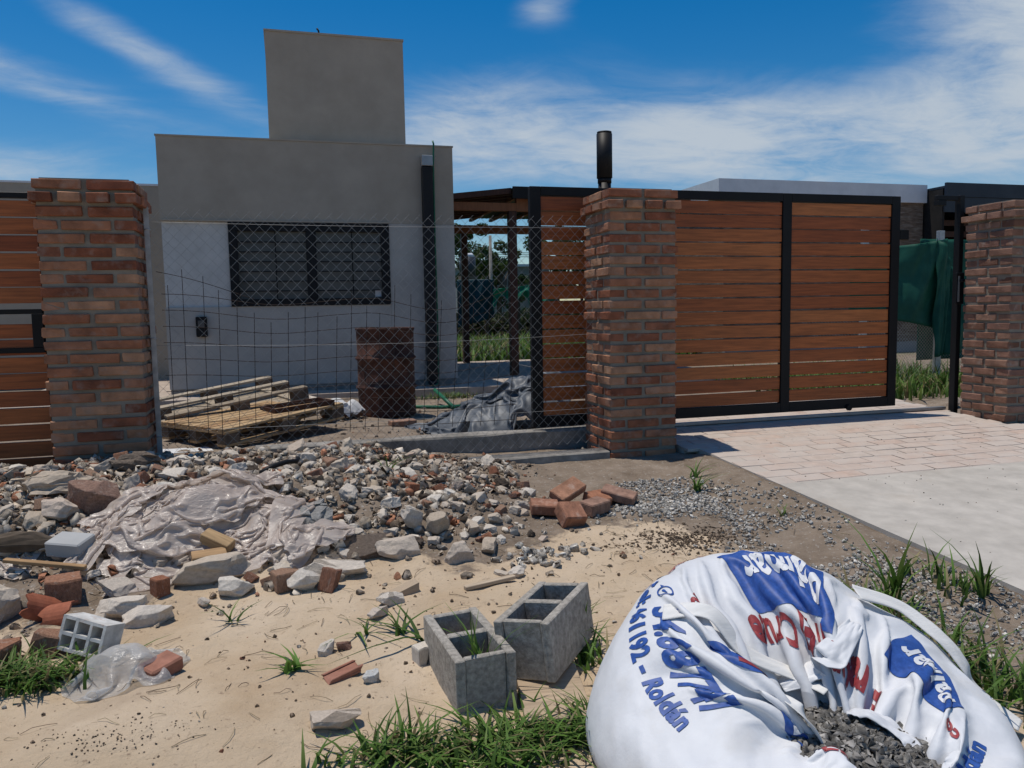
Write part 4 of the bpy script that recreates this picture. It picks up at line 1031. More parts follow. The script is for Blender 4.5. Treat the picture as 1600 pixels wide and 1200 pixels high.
# dark soil crumbs, white bits, dry litter
def spot(name, cx, cy, sx, sy, n, lo, hi, pal, label, cat):
    x = RNG.normal(cx, sx, n); y = RNG.normal(cy, sy, n)
    scatter(name, np.stack([x, y, terrain(x, y)], -1), RNG.uniform(lo, hi, n), palette(n, pal, [1]*len(pal)), 'bits', label, cat)
spot('soil_crumbs', 1.85, 3.36, .16, .07, 650, .004, .015, [(.19, .14, .10), (.27, .20, .145)], 'dark soil crumbs on the sand between the brick pile and the bulk bag', 'soil')
spot('soil_crumbs', -.50, 2.25, .13, .04, 170, .002, .006, [(.19, .155, .12), (.26, .20, .15)], 'dark ashy crumbs on the bare sand hump', 'soil')
spot('white_bits', 1.08, 3.32, .10, .06, 60, .015, .045, [(.64, .60, .53), (.54, .49, .42)], 'pale chips at the sandy end of the heap', 'stones')
P_ = []
for k in range(520):
    if k < 330: x, y = random.uniform(-1.4, 2.2), random.uniform(1.9, 3.6)
    elif k < 430: x, y = random.gauss(1.8, .3), random.gauss(3.4, .2)
    else: x, y = random.uniform(-1.5, 1.3), random.uniform(3.3, 4.8)
    a = random.uniform(0, 2*PI); l = random.uniform(.02, .10); b = random.uniform(-.6, .6)
    P_.append([(x+l*t*math.cos(a+b*t), y+l*t*math.sin(a+b*t), tz(x+l*t*math.cos(a+b*t), y+l*t*math.sin(a+b*t))+.003+.012*math.sin(PI*t)*random.random()) for t in (0, .35, .7, 1)])
V, F = multi_tube(P_, .0012, 3); CC = np.repeat(palette(len(P_), [(.16, .11, .07), (.34, .27, .17), (.24, .18, .11)], [3, 2, 2]), 12, 0)
T(link('dry_litter', mesh('dry_litter', V, F, MATS['bits'], False, CC)), 'dry twigs and straw scattered over sand and rubble', 'litter', None, 'stuff')

# yard clutter behind the fence
T(link('yard_brick', BM_, None, (.985, 7.1, tz(.985, 7.1)+.03), (0, 0, .2)), 'single orange brick lying on the soil before the drum', 'brick')
for i, (x, y) in enumerate(((.36, 7.75), (.47, 7.7), (.55, 7.9), (.62, 7.78), (.42, 7.62))):
    T(link('brick_piece', ROCKB[i], None, (x, y, tz(x, y)+.05), (random.random(), random.random(), random.random()*3), (.2, .16, .3)), 'broken brick in the small heap between the pallet and the drum', 'brick', 'broken bricks between pallet and drum')
def flat_h(x, y): return terrain(x, y)
def lumpy(cx, cy, rx, ry, hgt, base=terrain, nz=.25, seed=0):
    def f(x, y):
        d = ((x-cx)/rx)**2+((y-cy)/ry)**2
        return base(x, y)+hgt*np.clip(1-d, 0, 1)**.6*(1+nz*fbm(x*7, y*7, seed, 3))
    return f
T(crumple('cement_bag', (.17, 7.45), (.6, .5), (.75, .7), .3, MATS['kraft'], lumpy(.17, 7.45, .24, .2, .27), .02, 3, .05, 120), 'torn paper cement bag with red print against the grey pallet', 'bag')
T(crumple('white_sack', (.42, 7.62), (.42, .34), (.6, .6), .1, MATS['paper'], lumpy(.42, 7.62, .16, .14, .20), .018, 4, .05, 120), 'crumpled white sack beside the cement bag', 'bag')
T(crumple('white_sack', (.60, 7.70), (.30, .26), (.6, .6), .8, MATS['paper'], lumpy(.60, 7.70, .12, .10, .17), .016, 5, .05, 120), 'small crumpled white sack on the broken bricks by the drum', 'bag')
T(crumple('paper_sheet', (-.75, 6.2), (.34, .22), (.92, .92), .3, MATS['paper'], terrain, .03, 6, .02, 40), 'flat sheet of white paper on the soil by the fence post', 'paper')
pts = [(1.02, 8.6, .02), (1.3, 8.5, .015), (1.6, 8.42, .015), (1.95, 8.45, .02)]
T(tube('pipe_offcut', [(a, b, tz(a, b)+.02) for a, b, c in pts], .018, MATS['hose'], n=8), 'dark green pipe lying on the soil behind the tarpaulin', 'pipe')
T(tube('pipe_offcut', [(1.62, 8.9, tz(1.62, 8.9)+.16), (1.72, 8.3, tz(1.72, 8.3)+.02)], .022, MATS['hose'], n=8), 'short green pipe propped up behind the tarpaulin', 'pipe')
# tarpaulin
def tarph(x, y):
    a = 1-((x-2.28)/1.18)**2-((y-6.75)/.52)**2
    return terrain(x, y)+.46*np.clip(a, 0, 1)**.62*(1+.30*fbm(x*5.2, y*5.2, 77, 3))*np.clip(.25+(x-1.05)*.75, .15, 1)
T(crumple('tarpaulin', (1.78, 6.72), (2.2, 1.7), (.62, .60), .15, MATS['tarp'], tarph, .026, 11, .42, 110, bend=.18), 'crumpled grey-black tarpaulin heaped behind the concrete beam', 'tarpaulin')

# plastic sheeting over the rubble
def heapt(x, y):
    return terrain(x, y)+.135*np.exp(-((x+.46)/.36)**4-((y-3.84)/.21)**4)*(1+1.3*fbm(x*5, y*5, 88, 2))+.10*np.exp(-((x-.0)/.2)**2-((y-3.62)/.17)**2)*(1+fbm(x*9, y*9, 89, 2))+.02*fbm(x*9, y*9, 99, 2)
film0 = None
for c_, sz_, cp_, yw_, sd_, am_, lab in (
    ((-.62, 3.84), (.70, .95), (.70, .44), .55, 21, .30, 'large crumpled sheet of dusty clear plastic over the rubble'),
    ((-.30, 3.82), (.62, .85), (.68, .42), -.25, 25, .30, 'second dusty plastic sheet folded over the large one'),
    ((-.08, 3.60), (.52, .70), (.52, .45), 1.1, 33, .34, 'bunched dusty clear plastic next to the hardened cement lump'),
    ((-.38, 4.20), (.70, .40), (.78, .40), .12, 45, .20, 'narrow folded strip of dusty plastic at the back of the heap'),
    ((-.45, 3.52), (.85, .34), (.80, .45), .06, 57, .20, 'long twisted plastic strip trailing along the front of the heap'),
    ((-1.28, 3.75), (.60, .40), (.75, .55), -.3, 61, .18, 'small plastic scrap beside the brown timber offcut')):
    o = T(crumple('plastic_sheet', c_, sz_, cp_, yw_, MATS['film'], heapt, .0145, sd_, am_*.75, 130, bend=.22, fric=.5, sub=1, g=.0011, lift=.05), lab, 'plastic sheet'); film0 = film0 or o
def ontop(x, y): return heapt(x, y)+.035
for k, (c_, ln, yw_) in enumerate((((-.70, 3.95), .62, .75), ((-.42, 3.74), .70, .25), ((-.20, 3.92), .60, -.55), ((-.02, 3.66), .55, 1.35), ((-.58, 3.66), .55, -.2), ((-.30, 4.06), .6, .1), ((.10, 3.52), .42, .5), ((-.80, 3.72), .5, 1.1))):
    o = crumple('loose_fold', c_, (ln, .30), (.82, .24), yw_, MATS['film'], ontop, .0155, 80+k, .16, 70, bend=.25, fric=.5, sub=1, g=.0009, lift=.03)
    o.parent = film0; o.location = Vector(o.location)-Vector(film0.location)
bh = lumpy(-.56, 2.73, .10, .085, .12, terrain, .3, 5)
T(crumple('plastic_bag', (-.56, 2.72), (.46, .42), (.55, .55), .5, MATS['clear_bag'], bh, .02, 71, .22, 60, bend=.5, sub=2), 'clear plastic bag lying on the sand beside the red brick', 'plastic bag')
T(crumple('plastic_bag', (-1.12, 2.93), (.30, .26), (.6, .6), .5, MATS['clear_bag'], lumpy(-1.12, 2.93, .1, .08, .1, terrain, .3, 6), .02, 73, .18, 60, bend=.5, sub=2), 'clear plastic scrap behind the grass clump', 'plastic bag')
tube_pts = [(-.16, 4.20, .20), (-.10, 4.26, .26), (-.03, 4.32, .30), (.02, 4.38, .29), (.03, 4.42, .24)]
T(tube('rubber_strip', [(a, b, tz(a, b)+.02+i*.028-(i > 2)*(i-2)*.03) for i, (a, b, c) in enumerate(tube_pts)], .014, MATS['pvc_black'], n=6), 'bent dark rubber strip sticking up behind the plastic sheeting', 'strip')

# ------------------------------------------------------------------ grass
def blades(pts, hgt, lean, wid, cols, seed=0, segs=4):
    rr = np.random.default_rng(seed); V, F, Cc = [], [], []
    for (x, y, z) in pts:
        h = hgt*rr.uniform(.45, 1.25); a = rr.uniform(0, 2*PI); ln = lean*rr.uniform(.3, 1.4); w = wid*rr.uniform(.6, 1.3)
        d = np.array([math.cos(a), math.sin(a), 0]); s = np.array([-d[1], d[0], 0]); b = len(V)
        c = np.array(cols[int(rr.integers(len(cols)))])*rr.uniform(.7, 1.3)
        for k in range(segs+1):
            t = k/segs; p = np.array([x, y, z-.01])+d*h*ln*t*t+np.array([0, 0, h*(t-.35*ln*t*t)])
            ww = w*(1-t**1.6)+.0004
            V += [p-s*ww, p+s*ww]; Cc += [c, c]
        for k in range(segs): F.append([b+2*k, b+2*k+1, b+2*k+3, b+2*k+2])
    return mesh('grass', V, F, MATS['grass'], True, np.array(Cc))
GC = [(.075, .15, .024), (.10, .19, .034), (.06, .115, .02), (.14, .21, .05), (.24, .20, .10)]
def gpts(n, cx, cy, sx, sy, seed, uni=False, zf=terrain):
    r = np.random.default_rng(seed)
    x = cx+(r.uniform(-1, 1, n) if uni else r.normal(0, .5, n))*sx; y = cy+(r.uniform(-1, 1, n) if uni else r.normal(0, .5, n))*sy
    return np.stack([x, y, zf(x, y)], -1)
def grass_patch(label, P, h, lean, w, seed):
    o = link('grass', blades(P, h, lean, w, GC, seed)); T(o, label, 'grass', None, 'stuff')
grass_patch('low green grass in front of the hollow blocks', np.concatenate([gpts(430, .50, 1.98, .36, .13, 1), gpts(70, .70, 1.97, .12, .06, 2), gpts(120, .22, 2.03, .16, .06, 3)]), .105, 1.15, .0062, 1)
grass_patch('grass growing along the side of the white bulk bag', np.concatenate([gpts(120, .80, 1.93, .05, .12, 4), gpts(90, .93, 2.45, .07, .2, 5)]), .13, .9, .0065, 2)
grass_patch('green weeds between the bulk bag and the gravel', np.concatenate([gpts(320, 2.02, 1.95, .22, .35, 6), gpts(120, 2.08, 2.36, .16, .12, 7), gpts(40, 2.55, 2.5, .1, .2, 70)]), .17, .8, .007, 3)
grass_patch('bright green grass clump on the sand beside the hollow clay block', np.concatenate([gpts(360, -.85, 2.74, .18, .10, 8)]), .11, 1.1, .006, 4)
grass_patch('thick grass growing beyond the driveway beside the shade cloth', np.concatenate([gpts(2600, 7.2, 8.3, 1.6, 1.3, 9, True)]), .34, .7, .012, 5)
grass_patch('bright green lawn beyond the pergola', gpts(9000, 6.6, 20, 4.5, 5.2, 10, True), .42, .6, .03, 6)
grass_patch('grass tufts along the foot of the house slab', gpts(260, 1.85, 9.35, .45, .12, 12), .10, .8, .006, 7)
def weed(x, y, h, n, label, seed, zb=None, lean=.9, w=.006):
    r = np.random.default_rng(seed); P = np.stack([r.normal(0, .012, n), r.normal(0, .012, n), np.zeros(n)], -1)
    me = blades(P, h, lean, w, GC[:4], seed); T(link('weed', me, None, (x, y, tz(x, y) if zb is None else zb)), label, 'weed')
weed(-.246, 3.02, .13, 9, 'thin upright weed at the edge of sand and rubble under the plastic', 21)
weed(-.033, 2.57, .075, 16, 'leafy green weed rosette alone on the sand', 22, None, 1.3, .008)
weed(.225, 2.77, .11, 8, 'spiky greyish weed on the sand near the timber wedge', 23, None, 1.5)
weed(.345, 2.72, .12, 9, 'spiky green weed on the sand behind the grassy hollow block', 24, None, 1.3)
weed(.43, 2.62, .17, 5, 'flattened green blade of grass touching the hollow block', 25, None, 2.6, .009)
weed(.535, 2.265, .30, 24, 'grass tuft growing out of the hollow block cell', 26, -.16, .45, .0055)
weed(.27, 2.08, .17, 5, 'tall dry stalked weed at the edge of the low grass', 27, None, .3)
weed(2.30, 4.08, .15, 14, 'small weed tuft on the dirt near the driveway corner', 28)
weed(2.42, 4.30, .13, 14, 'small weed tuft on the dirt close to the pillar', 29)
weed(2.48, 3.50, .12, 7, 'single thin weed in the gravel by the driveway', 30)
weed(.50, 4.30, .13, 14, 'short dry weed tuft growing on the rubble heap', 31)
weed(2.25, 2.45, .34, 20, 'tall coarse grass tuft rising behind the bulk bag', 32, None, .6, .010)
weed(2.58, 2.36, .26, 12, 'tall weed stalk at the driveway edge', 33, None, .5, .007)
weed(.92, 2.47, .20, 6, 'narrow upright grass blade between hollow block and bulk bag', 34, None, .4, .009)

# ------------------------------------------------------------------ bulk bag
BC = np.array([1.29, 1.755]); BZ = tz(1.29, 1.755)-.012; MC = np.array([1.265, 1.55])      # bag centre, mouth centre
NU, NV = 176, 64
prof = np.array([(.53, .0), (.568, .04), (.568, .10), (.538, .175), (.487, .24), (.42, .292), (.345, .32), (.275, .325), (.21, .308), (.155, .272), (.12, .215)])
sl = np.concatenate([[0], np.cumsum(np.linalg.norm(np.diff(prof, axis=0), axis=1))]); VLEN = sl[-1]
vv = np.linspace(0, VLEN, NV); rr_, zz_ = np.interp(vv, sl, prof[:, 0]), np.interp(vv, sl, prof[:, 1])
ker = np.hanning(13); ker /= ker.sum()
pad = lambda a: np.convolve(np.concatenate([2*a[0]-a[6:0:-1], a, 2*a[-1]-a[-2:-8:-1]]), ker, 'valid')
rr_, zz_ = pad(rr_), pad(zz_)
th = np.linspace(0, 2*PI, NU, endpoint=False)
TH, RR = np.meshgrid(th, rr_, indexing='ij'); _, ZZ = np.meshgrid(th, zz_, indexing='ij'); _, VV = np.meshgrid(th, vv/VLEN, indexing='ij')
ct, st_ = np.cos(TH), np.sin(TH)
inner = ss(.45, 1, VV)
def ang(t0): return (TH-R(t0)+PI) % (2*PI)-PI
def ridge(t0, w, amp, v0, v1, tw=0):
    d = ang(t0)+tw*(VV-v0); return amp*np.exp(-np.sqrt((d/R(w))**2+.03))*ss(v0, v1, VV)
fold = ridge(40, 9, .045, .45, .85)+ridge(8, 8, .055, .40, .8, .5)-ridge(24, 9, .045, .45, .8)-ridge(-12, 9, .04, .4, .8)+ridge(-34, 9, .065, .42, .8, -.4)-ridge(-56, 8, .04, .45, .85) \
    +ridge(-80, 10, .035, .5, .9)+ridge(100, 12, .025, .55, .9)-ridge(125, 9, .03, .55, .9)+ridge(150, 11, .04, .55, .9)-ridge(178, 9, .04, .5, .85)+ridge(205, 12, .04, .5, .9)-ridge(230, 9, .03, .3, .7)+ridge(250, 12, .03, .4, .9)
wr = .030*fbm(ct*2.6+5+VV*2, st_*2.6+VV*2, 301, 2)*ss(.1, .4, VV)+.035*fbm(ct*4+VV*5, st_*4-VV*4, 311, 2)*ss(.45, .8, VV)
wr = wr+.008*(1-3*np.abs(fbm(ct*3.4+VV*3.3, st_*3.4-VV*2.1, 421, 3)))*ss(.05, .3, VV)
RRm = RR*(1+.03*np.sin(TH*2+.4)+.018*np.sin(TH*3+1)+.012*np.sin(TH*5))
e_in = 1+inner*(.45*np.cos(2*(TH-R(-62)))-.05)
cx_, cy_ = BC[0]+(MC[0]-BC[0])*inner, BC[1]+(MC[1]-BC[1])*inner
Xb = cx_+RRm*e_in*ct-fold*.25*ct; Yb = cy_+RRm*e_in*st_-fold*.25*st_
near_ = np.clip(np.cos(TH-R(252)), 0, 1)**1.3; back_ = np.clip(np.cos(TH-R(85)), 0, 1); right = np.clip(np.cos(TH-R(-25)), 0, 1)**1.5
ZD = BZ+ZZ*(1-.38*near_*ss(.2, .5, VV)+.52*back_*ss(.1, .45, VV)*(1-.8*ss(.6, 1, VV)))-.06*right*ss(.15, .5, VV)
D0 = np.stack([Xb, Yb, ZD], -1)
BP = np.stack([Xb, Yb, np.maximum(ZD+fold+wr, BZ)], -1)
# the sack wall is a tube of constant girth: where it is gathered there is spare fabric, which buckles into folds
def gather(P, base, iters=150):
    P = P.copy(); n, mm = P.shape[:2]; vel = np.zeros_like(P)
    lu = np.linalg.norm(np.roll(base, -1, 0)-base, axis=-1, keepdims=True); lv = np.linalg.norm(base[:, 1:]-base[:, :-1], axis=-1, keepdims=True)
    w = ss(.52, .95, VV)[..., None]; Lu = lu*(1.004+.36*w); Lv = lv*(1.0+.08*w[:, 1:])
    def con(a, b, L, k):
        d = P[b]-P[a]; l = np.linalg.norm(d, axis=-1, keepdims=True)+1e-9; c = d*(.5*k*(l-L)/l); P[a] += c; P[b] -= c
    A = np.arange(n); S_ = slice(None)
    for it in range(iters):
        vel *= .90; vel[..., 2] -= .0004; old = P.copy(); P += vel
        for o in (0, 1):
            a = A[o::2]; con((a,), ((a+1) % n,), Lu[a], .9)
            a = np.arange(o, mm-1, 2); con((S_, a), (S_, a+1), Lv[:, a], .9)
        for o in (0, 1):
            a = A[o::2]; b = (a+1) % n; Ld = np.sqrt(Lu[a][:, :-1]**2+Lv[a]**2)
            d = P[b][:, 1:]-P[a][:, :-1]; l = np.linalg.norm(d, axis=-1, keepdims=True)+1e-9; c = d*(.5*.25*(l-Ld)/l); P[a, :-1] += c; P[b, 1:] -= c
            d = P[b][:, :-1]-P[a][:, 1:]; l = np.linalg.norm(d, axis=-1, keepdims=True)+1e-9; c = d*(.5*.25*(l-Ld)/l); P[a, 1:] += c; P[b, :-1] -= c
        for o in range(4):
            a = A[o::4]; con((a,), ((a+2) % n,), Lu[a]+Lu[(a+1) % n], .55)
            a = np.arange(o, mm-2, 4); con((S_, a), (S_, a+2), Lv[:, a]+Lv[:, a+1], .55)
        for o in range(8):
            a = A[o::8]; con((a,), ((a+4) % n,), Lu[a]+Lu[(a+1) % n]+Lu[(a+2) % n]+Lu[(a+3) % n], .22)
        P += (base-P)*(.035*(1-.75*w))                      # the gravel inside holds the design shape, less so near the mouth
        lo = base[..., 2]-.035*w[..., 0]; P[..., 2] = np.maximum(P[..., 2], np.maximum(lo, BZ))
        P[:, :3] = base[:, :3]; vel = P-old
    return P
D0[..., 2] += wr*.9
BP = gather(BP, D0)
def refine(P, closed):                                       # cubic refinement along the first axis
    if closed: Q = np.concatenate([P[-1:], P, P[:2]], 0)
    else: Q = np.concatenate([2*P[:1]-P[1:2], P, 2*P[-1:]-P[-2:-1]], 0)
    mid = (-Q[:-3]+9*Q[1:-2]+9*Q[2:-1]-Q[3:])/16; k = Q[1:-2]
    out = np.empty((2*len(k),)+P.shape[1:]); out[0::2] = k; out[1::2] = mid
    return out if closed else np.concatenate([out, P[-1:]], 0)
BP = refine(BP, True); BP = np.swapaxes(refine(np.swapaxes(BP, 0, 1), False), 0, 1).copy(); NU, NV = BP.shape[:2]
bag = T(empty('bulk_bag', (BC[0], BC[1], BZ)), 'big white woven bulk bag of gravel printed in blue and red', 'bulk bag')
o0 = np.array([BC[0], BC[1], BZ])
def bagm(name, P, mat, closed=False):
    return link(name, gridmesh(name, P-o0, MATS[mat], True, closed), bag)
bagm('fabric', BP, 'bag_white', True)
# surface lookup: angle (rad) and distance from the ground along the fabric (m)
def bag_at(theta, v):
    fu = (np.asarray(theta) % (2*PI))/(2*PI)*NU; fv = np.clip(np.asarray(v)/VLEN*(NV-1), 0, NV-1.001)
    i = np.floor(fu).astype(int) % NU; j = np.floor(fv).astype(int); a = (fu-np.floor(fu))[:, None]; b = (fv-j)[:, None]; i1 = (i+1) % NU
    p = (BP[i, j]*(1-a)+BP[i1, j]*a)*(1-b)+(BP[i, j+1]*(1-a)+BP[i1, j+1]*a)*b
    du = BP[i1, j]-BP[i, j]; dv = BP[i, j+1]-BP[i, j]; nn = np.cross(du, dv); nn /= np.linalg.norm(nn, axis=1, keepdims=True)+1e-9
    return p, nn
RREF = .50
def printed(name, V2, F, theta0, v0, mat, off=.0026, rad=RREF):
    """flat print (x along the fabric counter-clockwise, y up the fabric) wrapped on the bag"""
    bm = bmesh.new(); vs_ = [bm.verts.new((p[0], p[1], 0)) for p in V2]
    for f in F:
        try: bm.faces.new([vs_[i] for i in f])
        except ValueError: pass
    bmesh.ops.triangulate(bm, faces=bm.faces[:])
    for _ in range(5):
        es = [e for e in bm.edges if e.calc_length() > .0065]
        if not es: break
        bmesh.ops.subdivide_edges(bm, edges=es, cuts=1); bmesh.ops.triangulate(bm, faces=[f for f in bm.faces if len(f.verts) > 3])
    bm.verts.index_update()
    q = np.array([v.co[:2] for v in bm.verts]); Fi = [[v.index for v in f.verts] for f in bm.faces]; bm.free()
    p, nn = bag_at(theta0+q[:, 0]/rad, v0+q[:, 1])
    return link(name, mesh(name, p+nn*off-o0, np.array(Fi), MATS[mat], True), bag)
def textvf(body, size, bold=.0, shear=0, spacing=1.0):
    cu = bpy.data.curves.new('t', 'FONT'); cu.body = body; cu.size = size; cu.offset = bold; cu.shear = shear; cu.space_character = spacing; cu.resolution_u = 3; cu.fill_mode = 'FRONT'
    ob = bpy.data.objects.new('t', cu); col.objects.link(ob); bpy.context.view_layer.update()
    me = bpy.data.meshes.new_from_object(ob.evaluated_get(bpy.context.evaluated_depsgraph_get()))
    V = np.array([v.co[:2] for v in me.vertices]); F = [list(p.vertices) for p in me.polygons]
    bpy.data.objects.remove(ob); bpy.data.meshes.remove(me); return V, F
def text(body, size, theta0, v0, mat, bold=.0015, shear=0, centre=False, rad=RREF, off=.0026, spacing=1.06, stretch=1.0):
    V, F = textvf(body, size, bold, shear, spacing); V = V.copy(); V[:, 1] *= stretch
    if centre: V[:, 0] -= (V[:, 0].min()+V[:, 0].max())/2
    printed('lettering', V, F, theta0, v0, mat, off, rad)
def poly(pts, theta0, v0, mat, off=.0022, rad=RREF, name='print_panel'): printed(name, np.array(pts), [list(range(len(pts)))], theta0, v0, mat, off, rad)
def rectp(w, h, sk=0): return [(-w/2, 0), (w/2, 0), (w/2+sk, h), (-w/2+sk, h)]
def disc(r, n=28): return [(r*math.cos(2*PI*k/n), r*math.sin(2*PI*k/n)) for k in range(n)]
# left side (faces the hollow blocks)
text('Tel: 461192 - Roldán', .066, R(129), .335, 'ink_blue', .0030)
text('34.687747', .094, R(146), .405, 'ink_blue', .0042, rad=.46)
ring = disc(.026, 30); ring2 = disc(.021, 30)
printed('phone_mark', np.array(ring+ring2), [[k, (k+1) % 30, 30+(k+1) % 30, 30+k] for k in range(30)], R(137), .428, 'ink_blue')
poly([(-.010, -.008), (-.004, -.012), (.010, .004), (.008, .010), (.003, .008), (-.008, -.002)], R(137), .428, 'ink_blue', name='phone_mark')
poly([(-.026, -.008), (-.022, -.018), (-.034, -.026)], R(137), .428, 'ink_blue', name='phone_mark')
text('uta', .062, R(128), .50, 'ink_red', .002, .1, rad=.40)
poly(disc(.055), R(160), .57, 'ink_blue', rad=.34)
for k in range(3): poly(rectp(.010, .05, .006), R(158+k*4), .555, 'ink_red', .0038, .34)
poly(rectp(.24, .12), R(212), .545, 'ink_blue', rad=.36)
text('Pal', .10, R(212), .565, 'bag_white', .003, .12, True, rad=.36, off=.0038)
text('Cor', .07, R(246), .50, 'ink_red', .003, 0, True, rad=.40)
# far side panel and the folded right side
poly(rectp(.42, .14), R(71), .437, 'ink_blue', rad=.46)
text('Palmar', .110, R(71), .465, 'bag_white', .003, .12, True, rad=.46, off=.0038)
text('Corralón El Cruce', .072, R(66), .588, 'ink_red', .0026, 0, True, rad=.40)
text('elboy 720', .045, R(107), .36, 'ink_red', .0012, 0, True, rad=.48)
text('EZ', .075, R(114), .31, 'ink_blue', .004, .2)
poly(rectp(.34, .13), R(-18), .39, 'ink_blue', rad=.44)
text('Palmar', .095, R(-18), .42, 'bag_white', .003, .12, True, rad=.44, off=.0038)
text('ra', .085, R(14), .58, 'ink_red', .004, rad=.36)
text('E', .105, R(-6), .585, 'ink_red', .006, rad=.36)
text('Roldán', .078, R(-80), .31, 'ink_blue', .004, 0, rad=.46)
text('co', .06, R(-52), .50, 'ink_red', .003, 0, rad=.42)
# mouth hem and inner lining
hemi = []
for k in range(NU):
    p = BP[k, -1]; c = MC; d = p[:2]-c; l = np.linalg.norm(d); d = d/(l+1e-9)
    hemi.append([p, p+np.array([-d[0]*.02, -d[1]*.02, -.05]), p+np.array([-d[0]*.03, -d[1]*.03, -.11])])
bagm('lining', np.array(hemi), 'bag_white', True)
# flaps: stiff folded panels of the mouth
def ribbon(name, pts, widths, normal_hint, mat, n=40, ripple=.004, cup=.0, seed=0, nw=10):
    pts = [Vector(p) for p in pts]
    def cr(t):
        k = len(pts)-1; f = t*k; i = min(int(f), k-1); u = f-i
        p0, p1, p2, p3 = pts[max(i-1, 0)], pts[i], pts[i+1], pts[min(i+2, k)]
        return .5*((2*p1)+(p2-p0)*u+(2*p0-5*p1+4*p2-p3)*u*u+(3*p1-p0-3*p2+p3)*u**3)
    P = np.zeros((n, nw, 3))
    for i in range(n):
        t = i/(n-1); c = cr(t); d = (cr(min(1, t+.01))-cr(max(0, t-.01))).normalized(); hn = Vector(normal_hint[0])*(1-t)+Vector(normal_hint[1])*t
        s = d.cross(hn).normalized(); nn = s.cross(d).normalized(); w = np.interp(t, np.linspace(0, 1, len(widths)), widths)
        for j in range(nw):
            q = j/(nw-1)-.5
            P[i, j] = c+s*q*w+nn*(cup*(q*q*4-1)*w*.25+ripple*float(fbm(t*6+seed, q*3, seed+2, 3))*2)
    o = bagm(name, P, mat)
    md = o.modifiers.new('thick', 'SOLIDIFY'); md.thickness = .0022; return o
zt_ = BZ
def on_bag(t, v, dz=0):
    p, _ = bag_at(np.array([R(t)]), np.array([v*VLEN])); return (p[0, 0], p[0, 1], p[0, 2]+dz)
ribbon('strap', [on_bag(150, .60, .006), on_bag(138, .76, .03), on_bag(120, .90, .03), on_bag(95, .97, .015), on_bag(60, .97, .02)], (.055, .05, .045, .045, .045), ((0, -.5, 1), (0, -.5, 1)), 'webbing', 50, .003, 0, 3)
ribbon('strap', [on_bag(120, .97, .02), on_bag(170, .98, .035), on_bag(215, .97, .03), on_bag(238, .93, .012)], (.045, .055, .06, .055), ((.3, 0, 1), (.4, -.1, 1)), 'webbing', 40, .003, .2, 5)
ribbon('strap', [on_bag(28, .62, .02), on_bag(14, .50, .035), on_bag(2, .38, .03), on_bag(-3, .26, .03), on_bag(-4, .1, .06), (1.93, 1.62, BZ+.05)], (.06, .055, .055, .055, .055, .055), ((0, -.5, 1), (0, -.3, 1)), 'webbing', 60, .003, 0, 7)
ribbon('mouth_flap', [on_bag(105, .97, .008), on_bag(70, .93, .02), on_bag(45, .87, .025), on_bag(26, .74, .012)], (.04, .075, .085, .04), ((0, -.25, 1), (.2, -.2, 1)), 'bag_white', 60, .008, -.4, 9, 24)
ribbon('mouth_flap', [on_bag(30, .97, .012), on_bag(-5, .95, .03), on_bag(-35, .94, .035), on_bag(-60, .95, .015)], (.04, .075, .085, .05), ((.4, 0, 1), (.5, 0, 1)), 'bag_white', 60, .008, -.5, 17, 22)
# gravel in the bag
n = 2600
a = RNG.uniform(0, 2*PI, n); r = .30*np.sqrt(RNG.uniform(0, 1, n)); x = MC[0]+r*np.cos(a); y = MC[1]+r*np.sin(a)
z = BZ+.185-.06*(r/.33)**2+.02*fbm(x*8, y*8, 5)
gv = scatter('gravel_fill', np.stack([x, y, z], -1), RNG.uniform(.014, .028, n), palette(n, [(.24, .225, .205), (.31, .295, .27), (.19, .18, .165), (.38, .36, .335)], [4, 4, 2, 1]), 'gravel_dark', 'grey crushed gravel visible through the mouth of the bulk bag', 'gravel')
bed = []
for k in range(40):
    a = 2*PI*k/40; bed.append([(MC[0]+q*math.cos(a), MC[1]+q*math.sin(a), BZ+.175-.06*(q/.33)**2) for q in (.002, .1, .2, .3, .36)])
bagm('gravel_bed', np.array(bed), 'rubble_clod', True)

# ------------------------------------------------------------------ neighbours and far things
nb = T(empty('neighbour_house', (11, 14, 0)), 'white flat-parapet neighbour house with raw brick walls behind the gate', 'house')
def nbx(name, lo, hi, mat, bev=0): return box(name, (lo[0]-11, lo[1]-14, lo[2]), (hi[0]-11, hi[1]-14, hi[2]), MATS[mat], nb, bev)
nbx('parapet', (8.35, 14, 3.2), (13.42, 21, 3.58), 'white_wall'); nbx('wall', (8.5, 14.06, -.1), (13.38, 20.9, 3.199), 'brick_grey')
M('raw_brick', [(.11, .075, .055), (.17, .125, .095), (.24, .20, .165)], nscale=7, mul=(.6, 1.25), mscale=16, stretch=(.5, .5, 3), bump=.6, bscale=20, rough=.95)
for c in nb.children:
    if c.name.startswith('wall'): c.data.materials[0] = MATS['raw_brick']
nbx('vent_opening', (12.78, 14.035, 2.42), (13.0, 14.0595, 2.62), 'dark_void'); nbx('vent_opening', (12.3, 14.035, 2.42), (12.5, 14.0595, 2.62), 'dark_void')
nbx('base_course', (8.45, 13.9, -.1), (13.6, 14.0, .22), 'far_wall')
sh_ = T(empty('carport', (15.5, 13.5, 0)), 'dark carport with corrugated fascia beside the neighbour house', 'carport')
def cb(name, lo, hi, mat): return box(name, (lo[0]-15.5, lo[1]-13.5, lo[2]), (hi[0]-15.5, hi[1]-13.5, hi[2]), MATS[mat], sh_)
